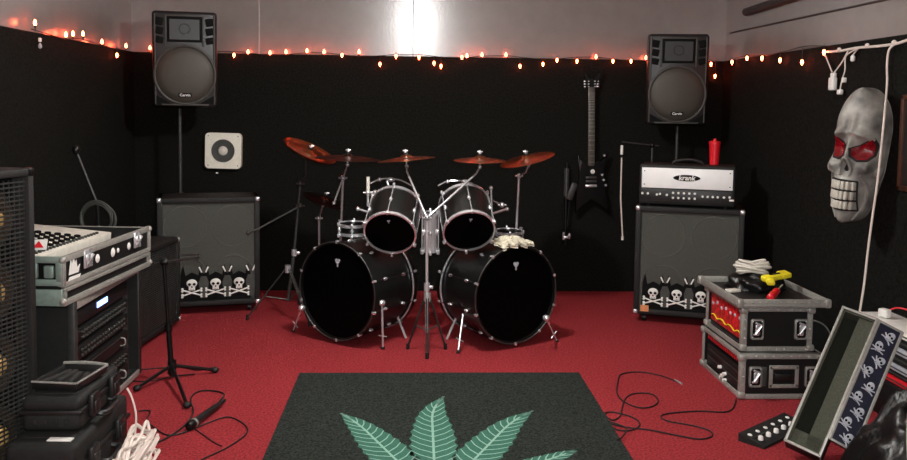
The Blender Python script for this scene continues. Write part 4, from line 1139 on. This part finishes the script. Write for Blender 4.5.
e_ = MB('alu'); e_.M = fl.M
for x in (0, Fw): e_.box((x, F0+FL/2, -.002), (.012, FL+.01, .010), bev=.002)
for y in (F0, LL): e_.box((Fw/2, y, -.002), (Fw, .010, .010), bev=.002)
e_.build('flap_edging', fo)
random.seed(3)
nr = 9
for i in range(nr):
    sk = MB('pale'); y = F0+.04+(FL-.08)*i/(nr-1); x = Fw*(.36 if i % 2 else .66)
    sk.M = fl.M @ TR((x, y, .0), (0, 0, R(random.uniform(-50, 10))))
    sk.ball((0, 0, 0), .019, (.85, 1, .12), 12, 6).box((0, -.020, 0), (.018, .016, .004), bev=.002)
    for s_ in (-1, 1): sk.cyl((-.026*s_, -.030, .001), (.026*s_, -.010, .001), .003, seg=6)
    sk.mat('dark')
    for s_ in (-1, 1): sk.ball((.007*s_, -.003, .0025), .0055, (1, 1, .2), 8, 6)
    for q in range(2): sk.box((-.003+.006*q, -.024, .0025), (.0018, .010, .001))
    sk.build('skull_print', fo, 'pale skull with crossed bones')
# pedal board with two rows of studs
g0 = gr(746, 440); g1 = gr(789, 420); gd = g1-g0; gc_ = gr(768, 434)
pd = thing('foot_controller', 'black foot controller with two rows of pale switches on the carpet beside the leaning trunk', 'pedal', TR((gc_.x+.03, gc_.y-.0, 0), (0, 0, math.atan2(gd.y, gd.x))))
out = [(-.10, 0), (.10, 0), (.10, .035), (-.10, .012)]
MB('plastic_matte').prism([(x*.62, z) for x, z in out], -.2, .2, TR((0, 0, 0), (R(90), 0, 0)) @ Matrix.Rotation(R(90), 4, 'Y')).build('wedge_body', pd)
for rw, y in ((0, -.024), (1, .028)):
    for i in range(6):
        MB('white').lathe([(.011, -.008), (.011, .006), (.008, .010), (.001, .0105)], Matrix.Translation((-.165+.066*i, y, 0.030 if rw == 0 else .022)), 12).build('foot_switch', pd)
MB('steel_bar').tube([(-.18, 0, .028), (.18, 0, .028)], .003, 6).build('groove', pd)

# round dark drum case standing on edge behind the trunk
cc = at(828, 343, 4.66); cz = .125
dcs = thing('drum_case', 'round black drum case with a grey rim standing on edge behind the leaning trunk', 'drum case', zframe((min(cc.x, XR-.13), 4.70, .126), (-.03, -1, 0))); Rc = .12
MB('plastic_matte').lathe([(.001, -.20), (Rc*.95, -.20), (Rc, -.19), (Rc, -.02), (Rc*.96, -.006), (.001, -.004)], None, 40).build('case_shell', dcs)
MB('alu').torus(Rc+.001, .0045, Matrix.Translation((0, 0, -.008)), 48, 6).build('rim', dcs, 'grey rim')

# pile by the wall: storage bins, pale boxes, red pouch, plug, bag
def slab(name, label, cat, px, py, Y, sz_, rot, m, extra=None):
    c = at(px, py, Y); root = thing(name, label, cat, TR((c.x, c.y, c.z), rot))
    MB(m).box((0, 0, 0), sz_, bev=.006).build('board', root)
    MB('slate').box((0, 0, -sz_[2]/2-.002), (sz_[0]*.96, sz_[1]*.96, .004)).build('underside', root)
    return root
sb_ = thing('storage_bin', 'black storage bin on the floor carrying the pile of flat boxes by the wall', 'bin', TR((2.318, 3.80, 0)))
MB('case_black').box((0, 0, .085), (.17, .58, .17), bev=.01).build('bin_body', sb_)
MB('plastic').box((0, 0, .178), (.185, .60, .022), bev=.005).build('bin_lid', sb_)
zz = .19
for k, (w_s, d_s, h_s, m_, rz, lab, dx_) in enumerate((
        (.175, .60, .032, 'red_plastic', 0, 'red flat box at the bottom of the pile by the wall', -.002),
        (.165, .56, .030, 'case_black', 0, 'thin black flat box lying right on the red one', 0.),
        (.180, .60, .030, 'pale', 0, 'lower pale flat box in the pile by the wall, third up', 0),
        (.165, .56, .050, 'plastic', 0, 'thick black flat box between the two pale ones in the pile', .003),
        (.180, .58, .032, 'pale', 0, 'upper pale flat box in the pile by the wall, two below the white board', 0.),
        (.165, .56, .050, 'case_black', 0, 'thick black flat box right under the topmost white board', .003),
        (.185, .62, .032, 'white', 0, 'white board on top of the pile by the wall', -.001))):
    rt = thing('flat_box', lab, 'box', TR((2.318+dx_, 3.80+.008*(k % 3), zz+h_s/2), (0, 0, R(rz))), 'pile of flat boxes by the wall')
    MB(m_).box((0, 0, 0), (w_s, d_s, h_s-.003), bev=.004).build('box_body', rt)
    MB('slate').box((-w_s/2-.0005, 0, 0), (.003, d_s*.9, h_s*.2)).build('lid_gap', rt)
    zz += h_s
p = at(890, 313, 3.75)
pg = thing('plug_adapter', 'small white plug adapter with a reddish lead on top of the pile by the wall', 'plug', TR((2.30, 3.98, zz+.001), (0, 0, R(20))))
MB('white').box((0, 0, .022), (.04, .05, .042), bev=.008, seg=3).build('casing', pg)
MB('red_plastic').tube(smooth_path([(.02, 0, .03), (.05, -.03, .05), (.06, -.10, .045), (.06, -.16, .006)], 5), .004, 6).build('lead', pg, 'reddish lead')
# leather jacket heaped in the corner
random.seed(11)
jk = thing('leather_jacket', 'black leather jacket heaped in front of the pile by the wall', 'jacket', TR((1.945, 3.04, 0)))
NX, NY = 44, 36; vs = []; fs = []
for i in range(NX+1):
    for jn in range(NY+1):
        u = i/NX*2-1; v = jn/NY*2-1; r_ = math.hypot(u, v*1.02)
        h = .33*max(0, 1-abs(u)**3.2)*max(0, 1-abs(v)**3.2)
        f1 = noise.noise(V((u*2.2+v*.8, v*1.1, 3)))*.07 + abs(noise.noise(V((u*3.5+v*2.5, v*1.6-u, 7))))*.09 + noise.noise(V((u*8, v*5, 1)))*.014
        z = max(.004, h*(1+.25*u) + f1*min(1, h*6) )
        vs.append((u*.27+.02*noise.noise(V((v*3, u, 0))), v*.24+.02*noise.noise(V((u*3, v, 5))), z))
for i in range(NX):
    for jn in range(NY):
        q = i*(NY+1)+jn; fs.append([q, q+NY+1, q+NY+2, q+1])
n0 = len(vs); rim = [i*(NY+1) for i in range(NX+1)] + [NX*(NY+1)+jn for jn in range(1, NY+1)] + [i*(NY+1)+NY for i in range(NX-1, -1, -1)] + [jn for jn in range(NY-1, 0, -1)]
fs.append(rim)
MB('leather').add(vs, fs).build('jacket_body', jk, ang=180)
sl = smooth_path([(.16, .12, .37), (.10, -.02, .39), (.03, -.14, .33), (-.04, -.22, .20), (-.08, -.26, .08)], 6)
MB('leather').tube(sl, [.055+.012*math.sin(i*1.3)+.006*math.sin(i*2.9) for i in range(len(sl))], 16).build('sleeve', jk, ang=180)
MB('alu').tube(smooth_path([(-.17, -.19, .10), (-.15, -.12, .25), (-.10, -.04, .36), (-.03, .02, .41)], 6), .0035, 6).build('zip', jk, 'pale metal zip')

# ------------------------------------------------------------------ skull mask on the side wall
mt_, mb_ = onx(867, 87, XR-.12), onx(857, 222, XR-.12)
Hm = (mt_-mb_).length; mc_ = (mt_+mb_)/2
view = (CAM-mc_).normalized()
va = math.atan2(view.y, view.x)
fa_ = va - R(25)                                   # faces into the room, turned away from the camera
fdir = V((math.cos(fa_), math.sin(fa_), 0)); fx_ = V((-fdir.y, fdir.x, 0))
upm = (mt_-mb_).normalized(); upm = V((0, 0, 1))
Mm = Matrix((fx_, -fdir, upm)).transposed().to_4x4()
Mm = Matrix.Translation(mc_) @ Mm.to_3x3().to_4x4() @ Matrix.Rotation(R(5.5), 4, 'Y')          # local front -y, x to the viewer's right
mk_ = thing('skull_mask', 'big grey skull mask with red eyes hanging on the black side wall', 'mask', Mm)
hw, hh, dp_ = .130, Hm/2*.99, .16
def width(z):
    t = z/hh
    if t > .35: return hw*math.sqrt(max(0, 1-((t-.35)/.65)**2))*1.0
    if t > -.2: return hw*(1.0-.06*((.35-t)/.55))
    return hw*(.94-.44*((-.2-t)/.8)**1.1)*(math.sqrt(max(0., 1-((-.2-t)/.8)**8)))
def g2(x, z, cx, cz, sx_, sz_): return math.exp(-((x-cx)/sx_)**2-((z-cz)/sz_)**2)
def depth(x, z):
    w_ = max(1e-4, width(z)); q = min(1, abs(x)/w_)
    base = dp_*(1-q**2.6)**.5*(.62+.38*math.sqrt(max(0, 1-(z/hh)**2)))
    ax_ = abs(x); t = z/hh
    f = 0
    f += .036*math.exp(-((z-.112+.25*(ax_-.06))/.020)**2)*math.exp(-((ax_-.055)/.06)**2)     # frowning brow ridge
    f -= .058*g2(ax_, z, .062, .040, .044, .048)                     # eye hollows
    f -= .032*g2(x, z, 0, -.060, .022, .032)                         # nose hole
    f += .030*g2(x, z, 0, .02, .016, .05)
    f += .046*g2(ax_, z, .108, -.055, .034, .036)                    # cheekbones
    f -= .050*g2(ax_, z, .100, -.19, .030, .090)                     # hollow cheeks
    f += .034*g2(x, z, 0, -.20, .058, .095)                          # tooth ridge
    f += .022*g2(x, z, 0, -.325, .04, .035)                          # chin
    f -= .022*g2(ax_, z, .022, .155, .012, .045)
    f -= .030*g2(ax_, z, .135, .10, .03, .05)                        # temples
    return max(0, base+f*min(1, (1-q)*5))
NX, NZ = 72, 120; vs = []; fs = []
for j_ in range(NZ+1):
    z = -hh+2*hh*j_/NZ
    zc_ = max(-hh*.9995, min(hh*.9995, z)); w_ = max(.004, width(zc_))
    for i in range(NX+1):
        s_ = math.sin((i/NX-.5)*math.pi); x = s_*w_
        vs.append((x, -depth(x, zc_), z))
for j_ in range(NZ):
    for i in range(NX):
        q = j_*(NX+1)+i; fs.append([q, q+1, q+NX+2, q+NX+1])
sk_ = MB('bone').add(vs, fs)
n0 = len(vs); bvs = [(x, .01, z) for x, y, z in vs]
loop = [i for i in range(NX+1)] + [j_*(NX+1)+NX for j_ in range(1, NZ+1)] + [NZ*(NX+1)+i for i in range(NX-1, -1, -1)] + [j_*(NX+1) for j_ in range(NZ-1, 0, -1)]
bk = [(vs[i][0], .012, vs[i][2]) for i in loop]
o0 = len(sk_.v); sk_.v += [V(p) for p in bk]
for k in range(len(loop)):
    k2 = (k+1) % len(loop); sk_.f.append([loop[k2], loop[k], o0+k, o0+k2]); sk_.m.append(0)
sk_.f.append([o0+k for k in range(len(loop))]); sk_.m.append(0)
sk_.build('mask_shell', mk_, ang=180)
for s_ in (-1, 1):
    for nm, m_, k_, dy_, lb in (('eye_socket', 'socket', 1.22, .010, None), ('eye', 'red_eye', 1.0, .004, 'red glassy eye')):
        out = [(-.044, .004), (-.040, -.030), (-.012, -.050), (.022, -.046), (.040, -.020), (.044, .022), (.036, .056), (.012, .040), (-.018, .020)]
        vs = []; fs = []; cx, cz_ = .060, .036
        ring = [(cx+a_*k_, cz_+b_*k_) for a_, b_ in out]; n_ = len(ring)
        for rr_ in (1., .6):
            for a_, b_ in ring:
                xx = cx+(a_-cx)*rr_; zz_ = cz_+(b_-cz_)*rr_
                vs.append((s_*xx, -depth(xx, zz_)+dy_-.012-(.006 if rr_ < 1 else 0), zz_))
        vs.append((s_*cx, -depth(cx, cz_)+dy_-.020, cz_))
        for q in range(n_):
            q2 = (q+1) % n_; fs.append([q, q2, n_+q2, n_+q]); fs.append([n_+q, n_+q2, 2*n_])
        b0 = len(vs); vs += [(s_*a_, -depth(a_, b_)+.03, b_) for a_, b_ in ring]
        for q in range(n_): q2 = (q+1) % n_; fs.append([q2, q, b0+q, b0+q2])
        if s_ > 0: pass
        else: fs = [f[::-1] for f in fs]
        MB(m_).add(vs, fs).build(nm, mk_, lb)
ns = MB('socket').prism([(-.018, -.032), (0, .034), (.018, -.032), (.007, -.038), (0, -.028), (-.007, -.038)], 0, .008, TR((0, -depth(0, -.06)-.001, -.055), (R(90), 0, 0))); ns.build('nose_hole', mk_)
MB('bone').tube(smooth_path([(-.022, -depth(.022, -.1)-.004, -.098), (-.026, -depth(.026, -.06)-.008, -.06), (0, -depth(0, -.005)-.006, -.004), (.026, -depth(.026, -.06)-.008, -.06), (.022, -depth(.022, -.1)-.004, -.098)], 5), .008, 8).build('nose_ridge', mk_)
gp = MB('socket'); xg = [-.062+.0124*k for k in range(11)]
for z in (-.122, -.172, -.222, -.272):
    gp.tube([(x, -depth(abs(x), z)-.003, z) for x in xg], .005, 6)
for x in (-.062, .062): gp.tube([(x, -depth(abs(x), z)-.003, z) for z in (-.122, -.172, -.222, -.272)], .005, 6)
gp.build('gum_gap', mk_)
for row, z in ((0, -.147), (1, -.197), (2, -.247)):
    for k in range(6):
        x = (-.050+.020*k)*(1-.06*row); y = -depth(abs(x), z)-.005
        MB('tooth').box((x, y, z), (.0182, .018, .043), rot=(0, 0, -x*6), bev=.006).build('tooth', mk_)
for s_ in (-1, 1):
    MB('bone').tube(smooth_path([(s_*.07, -depth(.07, -.09)-.004, -.09), (s_*.084, -depth(.084, -.16)-.010, -.16), (s_*.076, -depth(.076, -.24)-.008, -.25), (s_*.04, -depth(.04, -.32)-.004, -.325)], 5), [.006+.008*math.sin(math.pi*i/15) for i in range(16)], 8).build('jaw_strap', mk_)
    MB('bone').ball((s_*(width(-.07)-.006), -.055, -.07), .034, (.7, 1, 1), 14, 10).build('jaw_hinge', mk_)
MB('black_metal').cyl((0, .0, hh*.4), (0, .10, hh*.4), .006).build('hanging_pin', mk_) if False else None

# ------------------------------------------------------------------ framed picture, cords and adapters on the side wall
a, b = onx(900, 95, XR-.015), onx(900, 190, XR-.015)
y1 = onx(902, 140, XR-.015).y; y0 = y1-.5
pf = thing('picture_frame', 'dark wooden picture frame on the black side wall past the skull mask', 'picture', TR((XR-.018, (y0+y1)/2, (a.z+b.z)/2)))
fh = a.z-b.z; fwid = y1-y0; m_ = MB('wood')
for z in (-1, 1): m_.box((0, 0, z*(fh/2-.012)), (.03, fwid, .024), bev=.005)
for y in (-1, 1): m_.box((0, y*(fwid/2-.012), 0), (.03, .024, fh), bev=.005)
m_.build('frame', pf)
MB('picture').box((.004, 0, 0), (.012, fwid-.03, fh-.03)).build('picture_panel', pf)
# white cord along the top of the black wall and down past the mask
tp_ = [onx(x, y, XR-.012) for x, y in ((824, 52), (840, 51), (856, 48), (868, 47), (880, 46), (895, 44), (905, 41), (915, 37))]
q = MB('white_cord').tube(smooth_path(tp_, 4), .0075, 8)
for i in (1, 3, 5): q.ball(tp_[i]+V((-.005, 0, .008)), .014, (.8, 1.2, .9), 10, 6)
tag(q.build('extension_cord'), 'white extension cord running along the top edge of the black side wall', 'cord')
dn = [onx(895, 44, XR-.012)] + [onx(x, y, XR-.03) for x, y in ((889, 50), (887, 65), (887, 85))] + [onx(x, y, XR-.16) for x, y in ((884, 120), (881, 150), (877, 185), (872, 220), (868, 250), (864, 285), (860, 310), (857, 330))]
q = MB('white_cord').tube(smooth_path(dn, 6), .0055, 8)
tag(q.build('mains_lead'), 'thin white cord hanging down the side wall across the skull mask', 'cord')
p0_ = onx(824, 52, XR-.03); p1_ = onx(833, 76, XR-.03)
ad = thing('power_adapter', 'white power adapter hanging by its lead above the skull mask', 'adapter', TR(p1_, (0, 0, 0)))
MB('white').box((0, 0, -.045), (.03, .055, .075), bev=.008, seg=3).build('casing', ad)
MB('white').box((0, -.004, .004), (.022, .04, .03), bev=.006).build('plug', ad)
iv = ad.matrix_world.inverted()
MB('white_cord').tube(smooth_path([iv @ p0_, iv @ onx(828, 62, XR-.03), iv @ onx(832, 72, XR-.03)], 4), .004, 6).build('lead', ad)
MB('white_cord').tube(smooth_path([iv @ onx(848, 51, XR-.02), iv @ onx(842, 62, XR-.03), iv @ onx(834, 73, XR-.03)], 4), .004, 6).build('lead', ad)
p2_ = onx(840, 92, XR-.03)
a2 = thing('plug', 'small white plug on the longer lead dangling above the skull mask', 'plug', TR(p2_))
MB('white').box((0, 0, 0), (.026, .036, .03), bev=.008, seg=3).build('casing', a2)
iv = a2.matrix_world.inverted()
MB('white_cord').tube(smooth_path([iv @ onx(x, y, XR-.03) for x, y in ((857, 49), (846, 56), (845, 70), (842, 80), (840, 90))], 5), .004, 6).build('lead', a2)
p3_ = onx(844, 80, XR-.022)
tag(MB('white').box(p3_, (.02, .026, .028), bev=.004).build('outlet_tap'), 'tiny white square tap beside the hanging power adapter', 'plug')
p4 = onx(853, 55, XR-.02)
a3 = thing('dangling_plug', 'short white socket end hanging just under the extension cord', 'plug', TR(p4))
MB('white').lathe([(.008, -.035), (.012, -.03), (.013, -.01), (.006, .0)], None, 12, True, True).build('socket_end', a3)
iv = a3.matrix_world.inverted()
MB('white_cord').tube(smooth_path([iv @ onx(859, 48, XR-.012), iv @ onx(856, 51, XR-.02), V((0, 0, 0))], 4), .004, 6).build('lead', a3)

# ------------------------------------------------------------------ light
def lamp(nm, loc, power, col, rad):
    l = bpy.data.lights.new(nm, 'POINT'); l.energy = power; l.color = col; l.shadow_soft_size = rad
    o = bpy.data.objects.new(nm, l); COL.objects.link(o); o.location = loc; return o
lamp('ceiling_bulb_light', (0.02, 4.15, 2.33), 98, (.98, .97, .95), .06)
lamp('camera_flash_light', (0.03, -.05, 1.56), 215, (.97, 1., 1.), .03)
w = bpy.data.worlds.new('world'); S.world = w; w.use_nodes = True
w.node_tree.nodes['Background'].inputs[0].default_value = (.02, .02, .02, 1)
S.view_settings.view_transform = 'Standard'; S.view_settings.look = 'None'
S.view_settings.gamma = 1; S.view_settings.use_curve_mapping = False
S.view_settings.exposure = 0.22
